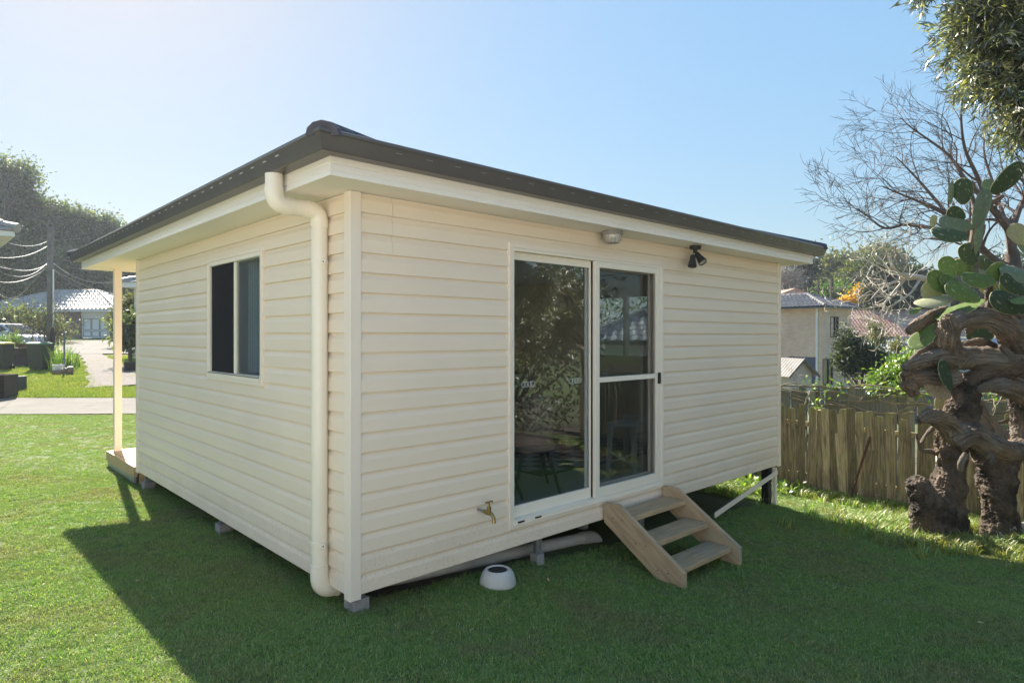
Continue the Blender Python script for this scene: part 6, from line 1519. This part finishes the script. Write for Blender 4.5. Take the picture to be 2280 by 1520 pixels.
# the parked station wagon, seen over the garden bed
CM = Matrix.Translation((at(18,746,36).x, 36, ground(-28,36))) @ Matrix.Rotation(R(-8),4,'Z'); car = bpy.data.objects.new('parked_car', None); COL.objects.link(car); reg(car, CM)
tag(car, 'pale blue wagon with dark windows parked behind the garden bed', 'car')
M['carpaint'] = mat('silver_blue_paint', (.45,.50,.60), rough=.25, metal=.3); M['carglass'] = mat('dark_car_glass', (.015,.02,.03), rough=.08)
C_ = lambda: MB(CM.copy())
body = [(-2.3,.35),(-2.35,.75),(-2.25,1.0),(-.2,1.02),(.95,.98),(1.95,.82),(2.2,.6),(2.2,.35)]
cab = [(-2.2,1.0),(-2.0,1.45),(-1.7,1.52),(.0,1.54),(.35,1.50),(1.15,.99)]
V_ = []
def carshell(prof, hw_, top_in, nm, m_, bev):
    mb = C_(); n = len(prof); zmax = max(z for _, z in prof); zmin = min(z for _, z in prof)
    V_ = []
    for s_ in (-1,1):
        for x_, z_ in prof: V_.append((x_, s_*(hw_-top_in*(z_-zmin)/(zmax-zmin)), z_))
    mb.add(V_, [tuple(range(n)), tuple(range(n,2*n))[::-1]]+[(i,n+i,n+(i+1)%n,(i+1)%n) for i in range(n)]); return mb.build(nm, m_, car, bevel=bev)
carshell(body, .88, .06, 'body', M['carpaint'], .05); carshell(cab, .83, .16, 'roof', M['carpaint'], .04)
for a_ in ([(-1.95,1.06),(-1.82,1.42),(-1.0,1.45),(-.95,1.06)],[(-.88,1.06),(-.88,1.45),(-.15,1.46),(.0,1.06)],[(.08,1.06),(-.05,1.46),(.28,1.42),(.92,1.05)]):
    for s_ in (-1,1): C_().prism([(x_, s_*(.83-.16*(z_-1.0)/.54), z_) for x_, z_ in a_], (0,-.006*1,0), (0,.006,0)).build('side_window', M['carglass'], car)
C_().prism([(.42,-.62,1.47),(.42,.62,1.47),(1.13,.74,1.03),(1.13,-.74,1.03)], (0,0,.0), (.02,0,.03)).build('windscreen', M['carglass'], car)
for x_ in (-1.45,1.35):
    for s_ in (-1,1):
        wh = C_().tube([(x_,s_*.78,.32),(x_,s_*.90,.32)], .32, 22).build('wheel', M['black'], car); C_().tube([(x_,s_*.895,.32),(x_,s_*.905,.32)], .2, 16).build('rim', M['steel'], wh)
C_().box(.75,.95,-1.05,-.86,1.0,1.13).build('mirror', M['carpaint'], car, bevel=.02)
for s_ in (-.65,.65): C_().box(2.12,2.2,s_-.18,s_+.18,.58,.74).build('headlight', M['ribglass'], car, bevel=.02)
# grassy plants in the garden bed
for i, (px, Zb) in enumerate(((8,27.5),(22,27.8),(38,27.4),(30,29))):
    strappy(px, Zb, .8, 40, ['low plant in the bed furthest left','low plant in the bed second from left','low plant in the bed beside the block','low plant in the bed behind the others'][i], 230+i).location.z += .7
# reflected things: white picket railing and a paling line behind the viewer's right
pk = empty('white_railing', (9.2,-1.0,ground(9.2,-1)), 0, 'white picket railing behind the viewer, mirrored in the door glass', 'railing')
for k in range(16): g = ground(9.2,-1); MB().box(9.2,9.23,-2.0+k*.13,-1.95+k*.13,g,g+1.1).build('picket', M['white'], pk)
MB().box(9.17,9.199,-2.0,.05,ground(9.2,-1)+.95,ground(9.2,-1)+1.02).build('rail', M['white'], pk)

# house and pale paving added unseen behind the viewer, bouncing sun onto shaded walls
hb_g = ground(-1,-5)
mh = empty('bounce_house', (-2,-5.2,hb_g), 0, 'added unseen cream house behind the viewer, bouncing sun onto the flat', 'house')
MB().box(-11,8.5,-5.4,-5.2,hb_g-.2,hb_g+2.9).build('wall', M['white'], mh)
MB().box(-11,8.5,-9.4,-5.402,hb_g-.2,hb_g+2.85).build('wall', M['cream_paint'], mh)
hiproof(Matrix.Identity(4), -11.4, 8.9, -9.8, -4.9, hb_g+2.95, 24, M['tile_pale'], mh, row=.35, wave=.05)
for x_ in (-7,-2.5,4.5):
    f = MB().box(x_,x_+1.6,-5.19,-5.14,hb_g+.9,hb_g+2.1).build('window', M['white'], mh); MB().box(x_+.08,x_+1.52,-5.135,-5.125,hb_g+.98,hb_g+2.02).build('pane', M['glass2'], f)
M['paving'] = mat('bounce_paving', (.50,.46,.40), (.44,.40,.35), 2, .8, .1, 30, 'World')
sheet('bounce_patio', [(-13,-5.1),(5.8,-5.1),(5.8,1.2),(-13,1.2)], .015, M['paving'], .6)  # added out of view, kept pale as fill for the shaded front

# the air: light haze over the whole place
def haze(dens):
    mb = MB(); mb.box(-950,950,-60,950,-6.2,26); me = mb.mesh('haze'); m, t, out = nodes('haze_air')
    pv = N(t, 'ShaderNodeVolumePrincipled'); pv.inputs['Color'].default_value = (.80,.88,1,1); pv.inputs['Density'].default_value = dens; pv.inputs['Anisotropy'].default_value = .4
    L(t, pv.outputs[0], out.inputs['Volume']); me.materials.append(m); o = link('haze', me); tag(o, kind='stuff')
haze(.00055)

rs_ = np.random.RandomState(5); n = 420; x, y = frustum_pts(n, 2.6, 13, 0, rs_); ok, lx, ly = in_lawn(x, y); x, y = x[ok], y[ok]; n = len(x)
P_ = np.stack([x, y, ground_np(x,y)+.022+rs_.rand(n)*.008], 1); V, Q = leaves(P_, runit(n,rs_)*np.array([1,1,.15]), runit(n,rs_)*.3+np.array([0,0,1]), .02+.035*rs_.rand(n), .008+.014*rs_.rand(n))
tag(link('fallen_leaves', npmesh('fallen_leaves', V, Q, mat('dry_leaf', (.24,.15,.07), (.38,.30,.16), 2, .8, isl=.4))), kind='stuff')
print('objects', len(COL.objects), 'tris', sum(len(o.data.polygons) for o in COL.objects if o.type=='MESH'))
